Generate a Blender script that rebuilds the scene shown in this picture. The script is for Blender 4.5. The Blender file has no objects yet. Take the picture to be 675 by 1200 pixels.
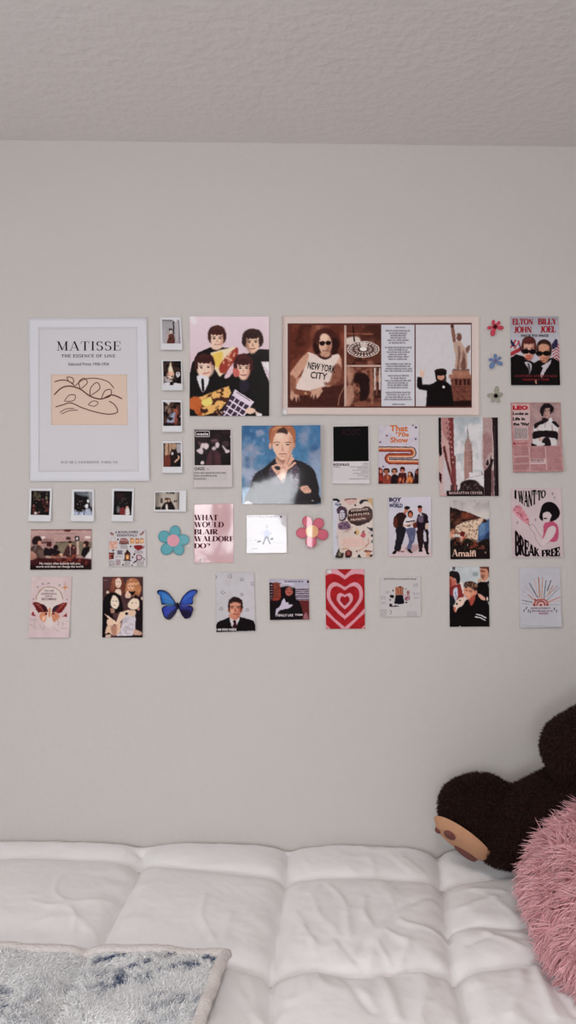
P_LEFT, P_FRONT, P_ADDED_LAMP, EXPO = 9.5, 9.0, 28.0, 0.81
import bpy, math, random
import numpy as np
from mathutils import Vector, Matrix, noise as mnoise
from mathutils.geometry import tessellate_polygon
random.seed(7)
C = bpy.context.scene.collection
PI = math.pi
W, H, F = 675.0, 1200.0, 960.0

# ------------------------------------------------------------------ camera
D, HC = 2.10, 1.455
cam_d = bpy.data.cameras.new('camera'); cam = bpy.data.objects.new('camera', cam_d); C.objects.link(cam)
cam.location = (0, -D, HC)
ROLL, YAW = math.radians(0.85), math.radians(0.4)
cam.rotation_euler = (Matrix.Rotation(YAW, 3, 'Z') @ Matrix.Rotation(PI/2, 3, 'X') @ Matrix.Rotation(ROLL, 3, 'Z')).to_euler()
cam_d.sensor_fit = 'VERTICAL'; cam_d.sensor_height = 24.0; cam_d.lens = F/H*24.0
bpy.context.scene.camera = cam
RM = np.array(cam.rotation_euler.to_matrix())

def rays(px, py):
    v = np.stack([(np.asarray(px, float)-W/2)/F, -(np.asarray(py, float)-H/2)/F, -np.ones_like(np.asarray(px, float))], -1)
    return v @ RM.T
def on_wall(px, py, y=0.0):           # where a sight line meets the wall plane
    r = rays(px, py); t = (y+D)/r[..., 1]
    return np.stack([r[..., 0]*t, np.full_like(t, y), HC+r[..., 2]*t], -1)
def on_level(px, py, z):              # where it meets a horizontal plane
    r = rays(px, py); t = (z-HC)/r[..., 2]
    return np.stack([r[..., 0]*t, -D+r[..., 1]*t, np.full_like(t, z)], -1)
def at_depth(px, py, y):
    return Vector(on_wall(px, py, y).tolist())

# ------------------------------------------------------------------ materials
def lin(c): 
    c = np.asarray(c, float)/255.0
    return np.where(c <= .04045, c/12.92, ((c+.055)/1.055)**2.4)
KP = 0.80                              # light level on the wall, relative to a white card
def alb(c, k=KP): return tuple(float(x) for x in np.clip(lin(c)/k, 0.003, 0.93))
def new_mat(name, col, rough=.6, spec=.5, k=KP):
    m = bpy.data.materials.new(name); m.use_nodes = True
    b = m.node_tree.nodes['Principled BSDF']
    b.inputs['Base Color'].default_value = (*alb(col, k), 1); b.inputs['Roughness'].default_value = rough
    b.inputs['Specular IOR Level'].default_value = spec
    return m, b
def bump(m, b, scale, dist, detail=4, strength=1.0, vec='Object', src=None):
    nt = m.node_tree; tc = nt.nodes.new('ShaderNodeTexCoord'); n = nt.nodes.new('ShaderNodeTexNoise')
    n.inputs['Scale'].default_value = scale; n.inputs['Detail'].default_value = detail
    bp = nt.nodes.new('ShaderNodeBump'); bp.inputs['Strength'].default_value = strength; bp.inputs['Distance'].default_value = dist
    nt.links.new(tc.outputs[vec], n.inputs['Vector']); nt.links.new(n.outputs['Fac'], bp.inputs['Height']); nt.links.new(bp.outputs['Normal'], b.inputs['Normal'])
    return n
def mottle(m, b, scale, c0, c1, detail=5, k=KP):
    nt = m.node_tree; tc = nt.nodes.new('ShaderNodeTexCoord'); n = nt.nodes.new('ShaderNodeTexNoise')
    n.inputs['Scale'].default_value = scale; n.inputs['Detail'].default_value = detail
    r = nt.nodes.new('ShaderNodeValToRGB'); r.color_ramp.elements[0].position = .35; r.color_ramp.elements[1].position = .65
    r.color_ramp.elements[0].color = (*alb(c0, k), 1); r.color_ramp.elements[1].color = (*alb(c1, k), 1)
    nt.links.new(tc.outputs['Object'], n.inputs['Vector']); nt.links.new(n.outputs['Fac'], r.inputs['Fac']); nt.links.new(r.outputs['Color'], b.inputs['Base Color'])
def attr_mat(name, rough, spec=.5, coat=0, coat_rough=.1, bumpy=0):
    m = bpy.data.materials.new(name); m.use_nodes = True; nt = m.node_tree
    b = nt.nodes['Principled BSDF']; a = nt.nodes.new('ShaderNodeAttribute'); a.attribute_name = 'print'
    nt.links.new(a.outputs['Color'], b.inputs['Base Color'])
    b.inputs['Roughness'].default_value = rough; b.inputs['Specular IOR Level'].default_value = spec
    b.inputs['Coat Weight'].default_value = coat; b.inputs['Coat Roughness'].default_value = coat_rough
    if bumpy: bump(m, b, 14, bumpy, 3)
    return m
M_MATTE = attr_mat('matte_print', .6, .06)
M_GLOSS = attr_mat('glossy_print', .22, .13)
M_SHINE = attr_mat('laminated_print', .5, .06, .6, .075)
bump(M_SHINE, M_SHINE.node_tree.nodes['Principled BSDF'], 16, .0005, 2)
M_SHINE.node_tree.links.new(M_SHINE.node_tree.nodes['Bump'].outputs['Normal'], M_SHINE.node_tree.nodes['Principled BSDF'].inputs['Coat Normal'])
m_wall, b_ = new_mat('painted_wall', (190, 185, 181), .9, .15); bump(m_wall, b_, 60, .0018, 4)
m_ceil, b_ = new_mat('painted_ceiling', (213, 208, 207), .95, .1); bump(m_ceil, b_, 42, .003, 5)
m_side, b_ = new_mat('painted_side_wall', (190, 186, 183), .9, .15); bump(m_side, b_, 55, .0035, 4)
m_floor, b_ = new_mat('carpet', (150, 144, 140), .95, .1); bump(m_floor, b_, 300, .01, 4)
m_trim, b_ = new_mat('white_trim', (205, 203, 200), .4)
m_tape, b_ = new_mat('clear_tape', (206, 204, 204), .25, .6)

# ------------------------------------------------------------------ object helpers
def tag(o, label=None, cat=None, group=None, kind=None):
    if label: o['label'] = label
    if cat: o['category'] = cat
    if group: o['group'] = group
    if kind: o['kind'] = kind
    return o
def empty(name, loc):
    o = bpy.data.objects.new(name, None); C.objects.link(o); o.location = loc; o.empty_display_size = .05; return o
def link_mesh(name, v, f, mat, parent=None, smooth=False, cols=None):
    """v in world coordinates; f list or (n,4)/(n,3) array"""
    v = np.asarray(v, float); org = np.zeros(3)
    if parent is not None: org = np.array(parent.matrix_world.translation if parent.parent else parent.location)
    else: org = v.mean(0); org[2] = v[:, 2].min()
    me = bpy.data.meshes.new(name)
    if isinstance(f, np.ndarray):
        n, k = f.shape; me.vertices.add(len(v)); me.vertices.foreach_set('co', (v-org).ravel())
        me.loops.add(n*k); me.polygons.add(n)
        me.loops.foreach_set('vertex_index', f.ravel().astype(np.int32)); me.polygons.foreach_set('loop_start', np.arange(0, n*k, k, dtype=np.int32))
        me.update(calc_edges=True)
    else:
        me.from_pydata((v-org).tolist(), [], f); me.update()
    if cols is not None:
        a = me.color_attributes.new('print', 'FLOAT_COLOR', 'POINT')
        cc = np.ones((len(v), 4)); cc[:, :3] = cols; a.data.foreach_set('color', cc.ravel())
    me.materials.append(mat)
    if smooth: me.polygons.foreach_set('use_smooth', [True]*len(me.polygons)); 
    o = bpy.data.objects.new(name, me); C.objects.link(o)
    if parent is not None: o.parent = parent
    else: o.location = org.tolist()
    return o
def box_geo(x0, y0, z0, x1, y1, z1):
    v = [(x, y, z) for z in (z0, z1) for y in (y0, y1) for x in (x0, x1)]
    return v, [(0,2,3,1),(4,5,7,6),(0,1,5,4),(2,6,7,3),(0,4,6,2),(1,3,7,5)]
def boxes(name, bl, mat, parent=None, bevel=0):
    v, f = [], []
    for b in bl:
        vv, ff = box_geo(*b); f += [tuple(i+len(v) for i in q) for q in ff]; v += vv
    o = link_mesh(name, v, f, mat, parent)
    if bevel:
        md = o.modifiers.new('bevel', 'BEVEL'); md.width = bevel; md.segments = 3
    return o

# ------------------------------------------------------------------ room shell
RX, RY, RZ = 1.95, -3.30, None
zc = float(on_wall(337, 168)[2]); RZ = zc
T = .1
def st(o): o['kind'] = 'structure'; return o
st(boxes('wall_back', [(-RX-T, 0, -.0, RX+T, T, RZ)], m_wall))
st(boxes('ceiling', [(-RX-T, RY-T, RZ, RX+T, T, RZ+T)], m_ceil))
st(boxes('floor', [(-RX-T, RY-T, -T, RX+T, T, 0)], m_floor))
st(boxes('wall_right', [(RX, RY, 0, RX+T, 0, RZ)], m_side))
# left wall with a wide window, front wall (behind the photographer) with a small one
def wall_with_hole(name, axis, pos0, pos1, a0, a1, z0, z1, h0, h1, zz0, zz1, mat):
    def bx(a, b, c, d): return (pos0, a, c, pos1, b, d) if axis == 'x' else (a, pos0, c, b, pos1, d)
    return st(boxes(name, [bx(a0, h0, z0, z1), bx(h1, a1, z0, z1), bx(h0, h1, z0, zz0), bx(h0, h1, zz1, z1)], mat))
LW = (-2.75, -1.35, .95, 2.05)         # y0 y1 z0 z1
FW = (-.45, .15, 1.16, 1.72)           # x0 x1 z0 z1
wall_with_hole('wall_left', 'x', -RX-T, -RX, RY, 0, 0, RZ, LW[0], LW[1], LW[2], LW[3], m_side)
wall_with_hole('wall_front', 'y', RY-T, RY, -RX-T, RX+T, 0, RZ, FW[0], FW[1], FW[2], FW[3], m_side)
def window(n, axis, pos, a0, a1, z0, z1):
    t = .04
    def bx(a, b, c, d, p0, p1): return (p0, a, c, p1, b, d) if axis == 'x' else (a, p0, c, b, p1, d)
    p0, p1 = pos-.05, pos-.01
    m = (a0+a1)/2
    fr = [bx(a0, a1, z0, z0+t, p0, p1), bx(a0, a1, z1-t, z1, p0, p1), bx(a0, a0+t, z0+t, z1-t, p0, p1), bx(a1-t, a1, z0+t, z1-t, p0, p1)]
    o = st(boxes('window_%d' % n, fr, m_trim))
    return o
window(1, 'x', -RX, *LW); window(2, 'y', RY, *FW)
st(boxes('baseboard_back', [(-RX, -.015, 0, RX, 0, .09)], m_trim))
st(boxes('baseboard_right', [(RX-.015, RY, 0, RX, -.015, .09)], m_trim))
st(boxes('baseboard_left', [(-RX, RY, 0, -RX+.015, -.015, .09)], m_trim))

# ------------------------------------------------------------------ light
def area(name, loc, rot, sx, sy, power, col):
    l = bpy.data.lights.new(name, 'AREA'); l.shape = 'RECTANGLE'; l.size = sx; l.size_y = sy; l.energy = power; l.color = col
    o = bpy.data.objects.new(name, l); C.objects.link(o); o.location = loc; o.rotation_euler = rot; return o
area('daylight_left_window', (-RX-.06, (LW[0]+LW[1])/2, (LW[2]+LW[3])/2), (0, -PI/2, 0), LW[3]-LW[2]-.08, LW[1]-LW[0]-.08, P_LEFT, (.99, .985, 1))
area('daylight_rear_window', ((FW[0]+FW[1])/2, RY-.06, (FW[2]+FW[3])/2), (PI/2, 0, 0), FW[1]-FW[0]-.08, FW[3]-FW[2]-.08, P_FRONT, (.95, .975, 1))
# ceiling lamp added out of frame to light the bed from above
lamp = empty('added_ceiling_lamp', (0.1, -1.9, RZ)); tag(lamp, 'added round white flush ceiling lamp, out of view', 'lamp')
def lathe(name, prof, mat, parent, n=32):
    ox, oy, oz = parent.location; v, f = [], []
    for r, z in prof:
        for i in range(n): a = 2*PI*i/n; v.append((ox+r*math.cos(a), oy+r*math.sin(a), oz+z))
    for j in range(len(prof)-1):
        for i in range(n): f.append((j*n+i, j*n+(i+1) % n, (j+1)*n+(i+1) % n, (j+1)*n+i))
    return link_mesh(name, v, f, mat, parent, True)
lathe('added_lamp_base', [(.17, -.001), (.17, -.02), (.15, -.03)], m_trim, lamp)
m_glow = bpy.data.materials.new('added_lamp_glass'); m_glow.use_nodes = True
gb = m_glow.node_tree.nodes['Principled BSDF']; gb.inputs['Base Color'].default_value = (.9, .88, .84, 1); gb.inputs['Emission Color'].default_value = (1, .955, .92, 1); gb.inputs['Emission Strength'].default_value = P_ADDED_LAMP
lathe('added_lamp_shade', [(.155, -.028), (.15, -.06), (.12, -.09), (.06, -.105), (.001, -.11)], m_glow, lamp)
w = bpy.data.worlds.new('sky'); bpy.context.scene.world = w; w.use_nodes = True
w.node_tree.nodes['Background'].inputs['Color'].default_value = (.75, .85, 1, 1); w.node_tree.nodes['Background'].inputs['Strength'].default_value = .8
vs = bpy.context.scene.view_settings
vs.view_transform = 'Standard'; vs.look = 'None'; vs.gamma = 1; vs.use_curve_mapping = False; vs.exposure = EXPO
# ------------------------------------------------------------------ bed
BX0, BX1, BY, BZ = -1.0, 1.35, -1.0, .585
bed = empty('bed', ((BX0+BX1)/2, BY/2, 0)); tag(bed, 'bed pushed against the wall under a white quilted duvet', 'bed')
m_wood, b_ = new_mat('bed_wood', (120, 92, 70), .5); m_matt, b_ = new_mat('mattress_cloth', (200, 198, 196), .9)
boxes('bed_base', [(BX0+.02, BY+.02, .10, BX1-.02, -.02, .30)], m_wood, bed, .01)
for lx in (BX0+.05, BX1-.11):
    for ly in (BY+.05, -.11): boxes('leg', [(lx, ly, 0, lx+.06, ly+.06, .1)], m_wood, bed)
boxes('mattress', [(BX0+.01, BY+.01, .30, BX1-.01, -.015, .565)], m_matt, bed, .04)

def P2(pts, z=.615): return on_level(np.array([p[0] for p in pts]), np.array([p[1] for p in pts]), z)[:, :2]
SEAMS = [P2([(-200, 990), (0, 996), (165, 1000), (225, 1010), (337, 1019), (420, 1021), (500, 1021), (530, 1022), (640, 1018), (800, 1012)]),
         P2([(-330, 1075), (0, 1098), (118, 1093), (180, 1104), (259, 1121), (318, 1127), (370, 1124), (430, 1131), (480, 1125), (530, 1127), (590, 1121), (700, 1112), (900, 1090)]),
         P2([(166, 990), (160, 1020), (140, 1055), (118, 1093), (90, 1150), (55, 1230), (0, 1420)]),
         P2([(337, 990), (335, 1020), (326, 1070), (318, 1127), (318, 1200), (315, 1420)]),
         P2([(512, 990), (518, 1021), (524, 1075), (531, 1127), (541, 1165), (560, 1260), (600, 1450)]),
         P2([(-20, 990), (-60, 1060), (-120, 1130), (-260, 1300)]), P2([(690, 990), (740, 1080), (800, 1180), (880, 1300)]),
         P2([(520, 1079), (560, 1077), (600, 1080), (640, 1078), (740, 1072)]),
         P2([(-500, 1270), (0, 1290), (318, 1300), (545, 1298), (1200, 1260)])]
SD = [1, 1, 1, 1, 1, 1, 1, .45, 1]
# long soft folds pressed into the cloth: polyline, half width, height
FOLDS = [([(502, 1048), (470, 1060), (444, 1077), (430, 1095), (421, 1117)], .010, -.010), ([(507, 1055), (475, 1070), (452, 1088), (436, 1112), (432, 1128)], .014, .013),
         ([(446, 1132), (455, 1160), (466, 1196)], .011, .013), ([(402, 1136), (418, 1165), (436, 1188)], .008, -.008), ([(427, 1052), (427, 1076)], .008, .006),
         ([(406, 1070), (409, 1095)], .009, .008), ([(394, 1097), (410, 1112), (424, 1124)], .007, -.006), ([(470, 1080), (500, 1083), (526, 1092)], .009, .008),
         ([(456, 1092), (480, 1100), (470, 1120)], .009, .007), ([(497, 1132), (500, 1160), (490, 1200)], .016, .012), ([(520, 1132), (532, 1165), (540, 1200)], .012, .010),
         ([(627, 1126), (636, 1155), (650, 1192)], .010, .013), ([(609, 1130), (612, 1153), (600, 1190)], .012, .009), ([(641, 1141), (655, 1166), (674, 1190)], .009, -.010),
         ([(345, 1065), (356, 1080), (355, 1095)], .009, .006), ([(365, 1098), (369, 1110)], .008, .006), ([(240, 1050), (235, 1075), (255, 1108)], .007, .006),
         ([(270, 1070), (262, 1100)], .008, .005), ([(290, 1140), (300, 1170), (312, 1196)], .009, .007), ([(345, 1140), (335, 1165), (322, 1195)], .009, .006),
         ([(545, 1060), (580, 1050)], .010, .007), ([(570, 1090), (610, 1105)], .010, .008), ([(550, 1100), (590, 1090), (612, 1095)], .009, -.006), ([(90, 1075), (118, 1090)], .01, .005),
         ([(555, 1040), (590, 1043)], .01, .005), ([(20, 1085), (60, 1075)], .01, .004), ([(365, 1045), (375, 1030)], .008, .004), ([(560, 1150), (575, 1190)], .014, .006)]
FOLDS = [(P2(p), w_, h_) for p, w_, h_ in FOLDS]
def seg_dist(X, Y, pl):
    best = np.full(X.shape, 9.0)
    for (x0, y0), (x1, y1) in zip(pl[:-1], pl[1:]):
        dx, dy = x1-x0, y1-y0; t = np.clip(((X-x0)*dx+(Y-y0)*dy)/(dx*dx+dy*dy), 0, 1)
        best = np.minimum(best, np.hypot(X-x0-t*dx, Y-y0-t*dy))
    return best
def vnoise(X, Y, s, seed=0):
    """smooth value noise, any shape of input"""
    rs = np.random.RandomState(seed); tb = rs.rand(256, 256)
    x, y = X*s+37.3, Y*s+91.7; xi, yi = np.floor(x).astype(int), np.floor(y).astype(int); fx, fy = x-xi, y-yi
    fx, fy = fx*fx*(3-2*fx), fy*fy*(3-2*fy); a = lambda i, j: tb[(xi+i) % 256, (yi+j) % 256]
    return (a(0, 0)*(1-fx)+a(1, 0)*fx)*(1-fy)+(a(0, 1)*(1-fx)+a(1, 1)*fx)*fy
def duvet_h(X, Y):
    ds = [seg_dist(X, Y, s) for s in SEAMS]
    h = np.full(X.shape, .030)
    for d, k in zip(ds, SD): h -= .021*k*np.exp(-(d/.020)**1.15) + .006*k*np.exp(-(d/.07)**1.5)
    dm = np.min(ds, 0); h -= .0035*np.exp(-(dm/.0055)**2)
    # puckers pulled in by the stitching
    h += .0045*np.exp(-dm/.055)*(vnoise(X, Y, 26, 3)-.5)*2*(1-np.exp(-dm/.006))
    h += .008*(vnoise(X, Y, 5, 1)-.5) + .0035*(vnoise(X+.5*Y, Y-.6*X, 12, 2)-.5) + .0012*(vnoise(X, Y, 60, 5)-.5)
    r = np.abs(vnoise(X*1.0+.35*Y+.05*vnoise(X, Y, 9, 8), .45*Y-.2*X, 17, 11)-.5); h += .0028*np.exp(-(r/.10)**2)*(vnoise(X, Y, 5, 12) > .45)*np.clip(dm/.02, 0, 1)*np.clip((vnoise(X, Y, 5, 12)-.45)*6, 0, 1)
    for pl, w_, a_ in FOLDS:
        d = seg_dist(X, Y, pl); h += a_*np.exp(-(d/w_)**2)*.45
    h -= .02*np.exp(-((Y+.0)/.018)**2)     # rolls under at the wall
    return h
m_duv, b_ = new_mat('duvet_cotton', (228, 226, 226), .8, .2, .9); b_.inputs['Sheen Weight'].default_value = .15; bump(m_duv, b_, 60, .0012, 4, .6)
def sheet_map(U, V, x0, x1, y0, hfun, zb, rr=.06, ymax=-.004):
    """cloth lying on the bed: past an edge it rounds over and hangs"""
    X = np.clip(U, x0, x1); Y = np.clip(V, y0, ymax); ex = (U-X); ey = (V-Y)
    e = np.hypot(ex, ey); nx = np.where(e > 0, ex/np.maximum(e, 1e-9), 0); ny = np.where(e > 0, ey/np.maximum(e, 1e-9), 0)
    a = np.clip(e/rr, 0, PI/2); out = rr*np.sin(a); dn = rr*(1-np.cos(a))+np.maximum(e-rr*PI/2, 0)
    h = hfun(X, Y)
    return np.stack([X+nx*(out+h*np.sin(a)), Y+ny*(out+h*np.sin(a)), zb+h*np.cos(a)-dn], -1)
def grid_faces(n, m):
    i = np.arange(n*m).reshape(n, m); return np.stack([i[:-1, :-1], i[1:, :-1], i[1:, 1:], i[:-1, 1:]], -1).reshape(-1, 4)
us = np.concatenate([np.arange(BX0-.36, -.85, .02), np.arange(-.85, 1.0, .005), np.arange(1.0, BX1+.36, .02)])
vs_ = np.concatenate([np.arange(BY-.38, BY+.06, .02), np.arange(BY+.06, -.003, .0042)])
U, V = np.meshgrid(us, vs_, indexing='ij')
G = sheet_map(U, V, BX0, BX1, BY, duvet_h, BZ)
duvet = link_mesh('duvet', G.reshape(-1, 3), grid_faces(*U.shape), m_duv, None, True)
tag(duvet, 'white quilted duvet with stitched squares spread over the bed', 'duvet')
md = duvet.modifiers.new('thickness', 'SOLIDIFY'); md.thickness = .012; md.offset = -1
def bed_top(X, Y): return BZ+duvet_h(np.asarray(X, float), np.asarray(Y, float))

# ------------------------------------------------------------------ strands of pile and fur
def strands(P, N, bend, length, width, segs, rs, jitter=.25, curl=0.0, closed=True):
    """three-sided tapering hairs: P roots, N start direction, bend added towards the tip"""
    n = len(P); L = length*(.7+.6*rs.rand(n, 1)); dirs = N+jitter*rs.randn(n, 3); dirs /= np.linalg.norm(dirs, axis=1, keepdims=True)
    ref = rs.randn(n, 3); s1 = np.cross(dirs, ref); s1 /= np.linalg.norm(s1, axis=1, keepdims=True); s2 = np.cross(dirs, s1)
    ph = rs.rand(n, 1)*6.28; k = 3; rows = []; pos = P.copy(); d = dirs.copy()
    for j in range(segs+1):
        t = j/segs; wd = width*(1-t)**.6 if j < segs else width*.08
        for a in range(k):
            an = 2*PI*a/k; rows.append(pos+s1*wd*math.cos(an)+s2*wd*math.sin(an))
        d = d+bend/segs*1.4+curl*(s1*np.cos(ph+5*t)+s2*np.sin(ph+5*t)); d /= np.linalg.norm(d, axis=1, keepdims=True)
        pos = pos+d*L/segs
    Vt = np.stack(rows, 1).reshape(-1, 3); m = k*(segs+1); f = []
    for j in range(segs):
        for a in range(k):
            b = (a+1) % k; f.append([j*k+a, j*k+b, (j+1)*k+b, (j+1)*k+a])
    f = np.array(f); Fc = (np.arange(n)[:, None, None]*m+f[None]).reshape(-1, 4)
    return Vt, Fc, m
def sample_tris(V, Tr, n, rs, weight=None):
    a, b, c = V[Tr[:, 0]], V[Tr[:, 1]], V[Tr[:, 2]]; nr = np.cross(b-a, c-a); ar = np.linalg.norm(nr, axis=1)
    p = ar*(weight if weight is not None else 1); p = p/p.sum(); i = rs.choice(len(Tr), n, p=p)
    r1, r2 = np.sqrt(rs.rand(n, 1)), rs.rand(n, 1); P = (1-r1)*a[i]+r1*(1-r2)*b[i]+r1*r2*c[i]
    return P, nr[i]/np.maximum(ar[i][:, None], 1e-12)
m_fur_base = {}
def fur_mat(name, rough=.75, spec=.2, sheen=.3):
    m = attr_mat(name, rough, spec); b = m.node_tree.nodes['Principled BSDF']; b.inputs['Sheen Weight'].default_value = sheen; b.inputs['Sheen Roughness'].default_value = .4; return m
M_PINK = fur_mat('pink_shag'); M_BEAR = fur_mat('dark_plush', .85, .08, .05); M_PILE = fur_mat('blanket_pile')

# ------------------------------------------------------------------ throw blanket, lower left
rs = np.random.RandomState(5)
bc = on_level(np.array([258., 262., 232., -20.]), np.array([1121., 1128., 1205., 1113.]), .635)
ex = bc[1, 0]; ytop = bc[0, 1]
def edge_x(Y):      # right hem of the blanket
    t = (Y-bc[1, 1])/(bc[2, 1]-bc[1, 1]); return bc[1, 0]+t*(bc[2, 0]-bc[1, 0])
def edge_y(X): return ytop+(X-bc[0, 0])*((bc[3, 1]-bc[0, 1])/(bc[3, 0]-bc[0, 0]))+.006*np.sin(X*19)
n1, n2 = 190, 130
uu = np.linspace(0, 1, n1); vv = np.linspace(0, 1, n2); A, B = np.meshgrid(uu, vv, indexing='ij')
YB = -1.18
Xs = -1.18+(1.18)*A; Yt = edge_y(Xs); Ys = Yt+(YB-Yt)*B; Xr = edge_x(Ys); Xs = -1.18+(Xr+1.18)*A; Ys = edge_y(Xs)+(YB-edge_y(Xs))*B
def blanket_h(X, Y): return duvet_h(X, Y)*.55+.030+.010*vnoise(X, Y, 7, 21)+.008*vnoise(X+Y, Y-X, 16, 22)
GB = sheet_map(Xs, Ys, BX0, BX1, BY, blanket_h, BZ)
blanket = empty('throw_blanket', (float(GB[:, :, 0].mean()), float(GB[:, :, 1].mean()), .62))
tag(blanket, 'fluffy white and blue throw blanket lying over the duvet at lower left', 'blanket')
fb = grid_faces(n1, n2); base_v = GB.reshape(-1, 3)
Tr = np.concatenate([fb[:, [0, 1, 2]], fb[:, [0, 2, 3]]])
vis = base_v[Tr[:, 0]][:, 1] > -.80
wgt = np.where((base_v[Tr[:, 0]][:, 0] > -.75) & vis, 6., 1.)
P, N = sample_tris(base_v, Tr, 85000, rs, wgt); N = N*np.sign(N[:, 2:3]+1e-9)
q = 3.5
fx = vnoise(P[:, 0]*.55+P[:, 1]*1.1, P[:, 1]*3-P[:, 0]*2.0, 10, 31); fy = vnoise(P[:, 0], P[:, 1], 9, 32)
fz = vnoise(P[:, 0]*1.0+P[:, 1]*.8, P[:, 1]*1.6-P[:, 0]*1.0, 60, 35)
bl = np.clip((fx-.47)*6, 0, 1)*np.clip((fy-.35)*4, 0, 1)*np.clip((fz-.47)*8, 0, 1)
comb = np.stack([.9*(vnoise(P[:, 0], P[:, 1], 11, 33)-.15), -.8*vnoise(P[:, 0], P[:, 1], 13, 34), np.full(len(P), -.1)], 1)
Vt, Fc, m_ = strands(P, N*.55+comb*.9, comb*.8, .010, .0017, 3, rs, .40)
white, blue = np.array(alb((238, 238, 250), .92)), np.array(alb((66, 86, 124), .92))
mix = np.clip(bl*(.2+1.3*rs.rand(len(P))), 0, 1)[:, None]; cs = white*(1-mix)+blue*mix
allv = np.concatenate([base_v, Vt]); allf = np.concatenate([fb, Fc+len(base_v)])
fxb = vnoise(base_v[:, 0]*.55+base_v[:, 1]*1.1, base_v[:, 1]*3-base_v[:, 0]*2.0, 10, 31); mb = np.clip((fxb-.60)*6, 0, 1)[:, None]*.3
cols = np.concatenate([white*(1-mb)+blue*mb, np.repeat(cs, m_, 0)])
o = link_mesh('fleece', allv, allf, M_PILE, blanket, True, cols)
# pale sherpa hem rolled along the top and right edges
m_hem, b_ = new_mat('sherpa_hem', (214, 207, 203), .95, .1, .92); bump(m_hem, b_, 260, .004, 3)
def tube(path, rad, n=12, flat=.6):
    path = np.asarray(path); tg = np.gradient(path, axis=0); tg /= np.linalg.norm(tg, axis=1, keepdims=True)
    up = np.array([0, 0, 1.]); sd = np.cross(tg, up); sd /= np.linalg.norm(sd, axis=1, keepdims=True); u2 = np.cross(sd, tg)
    an = np.arange(n)*2*PI/n; V_ = path[:, None]+rad*(np.cos(an)[None, :, None]*sd[:, None]+flat*np.sin(an)[None, :, None]*u2[:, None])
    m = len(path); i = np.arange(m*n).reshape(m, n); f = np.stack([i[:-1], i[1:], np.roll(i, -1, 1)[1:], np.roll(i, -1, 1)[:-1]], -1).reshape(-1, 4)
    return V_.reshape(-1, 3), f
hem = np.concatenate([GB[:, 0], GB[-1, 2:]]); hem = hem+np.array([0, 0, .004])
hem[:, :2] += .0015*rs.randn(len(hem), 2)
k3 = np.array([.25, .5, .25]); hem[1:-1] = hem[:-2]*.25+hem[1:-1]*.5+hem[2:]*.25
V_, f_ = tube(hem, .0115, 14, .6); link_mesh('hem', V_, f_, m_hem, blanket, True)

# ------------------------------------------------------------------ shaggy pink cushion
cu = np.array([.70, -.53, .775]); tilt = math.radians(-30)
Rt = np.array(Matrix.Rotation(tilt, 3, 'Y') @ Matrix.Rotation(math.radians(-4), 3, 'Z') @ Matrix.Rotation(math.radians(5), 3, 'X'))
na, nb = 96, 48
th = np.linspace(0, 2*PI, na, endpoint=False); phv = np.linspace(-PI/2, PI/2, nb)
def spow(x, p): return np.sign(x)*np.abs(x)**p
TH, PH = np.meshgrid(th, phv, indexing='ij')
cx_ = .245*spow(np.cos(TH), .62)*spow(np.cos(PH), .62); cy_ = .245*spow(np.sin(TH), .62)*spow(np.cos(PH), .62); cz_ = .095*spow(np.sin(PH), 1.0)
cz_ *= (1-.25*np.clip(np.abs(cx_*cy_)/.06, 0, 1))
cv = np.stack([cx_, cy_, cz_], -1).reshape(-1, 3) @ Rt.T + cu
i = np.arange(na*nb).reshape(na, nb); cf = np.stack([i[:, :-1], np.roll(i, -1, 0)[:, :-1], np.roll(i, -1, 0)[:, 1:], i[:, 1:]], -1).reshape(-1, 4)
Tr = np.concatenate([cf[:, [0, 1, 2]], cf[:, [0, 2, 3]]])
P, N = sample_tris(cv, Tr, 26000, rs); N = N*np.sign(((P-cu)*N).sum(1, keepdims=True))
keep = (P[:, 2] > bed_top(P[:, 0], P[:, 1])+.002); P, N = P[keep], N[keep]
# locks: neighbouring hairs share a direction
cell = .016
key = np.floor(P/cell).astype(int); hsh = (key[:, 0]*73856093) ^ (key[:, 1]*19349663) ^ (key[:, 2]*83492791)
rl = np.random.RandomState(9).randn(4096, 3)[hsh % 4096]
flow = np.stack([-.25+.9*(vnoise(P[:, 0]+P[:, 2], P[:, 1], 9, 41)-.5), -.35+.9*(vnoise(P[:, 1], P[:, 2], 9, 42)-.5), -.75+.5*(vnoise(P[:, 0], P[:, 2], 9, 43)-.5)], 1)
flow -= (flow*N).sum(1, keepdims=True)*N*.8
Vt, Fc, m_ = strands(P, N*.36+flow*.8+rl*.34, flow*.5+rl*.25-N*.03, .036, .0017, 5, rs, .13, .12)
pa, pb = np.array(alb((238, 186, 190), .9)), np.array(alb((206, 142, 148), .9))
mix = np.clip(.25+.22*rs.randn(len(P))+.5*(vnoise(P[:, 0]+P[:, 2], P[:, 1], 14, 44)-.4), 0, 1)[:, None]
cs = pa*(1-mix)+pb*mix
# hairs never pass through the duvet
zmin = bed_top(Vt[:, 0], Vt[:, 1])+.001; Vt[:, 2] = np.maximum(Vt[:, 2], np.where(Vt[:, 1] > -1, zmin, -9))
cv[:, 2] = np.maximum(cv[:, 2], bed_top(cv[:, 0], cv[:, 1])+.002)
allv = np.concatenate([cv, Vt]); allf = np.concatenate([cf, Fc+len(cv)])
cush = link_mesh('cushion', allv, allf, M_PINK, None, True, np.concatenate([np.repeat(pb[None]*.8, len(cv), 0), np.repeat(cs, m_, 0)]))
tag(cush, 'shaggy dusty pink fur cushion leaning on the dark teddy bear', 'cushion')

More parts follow.
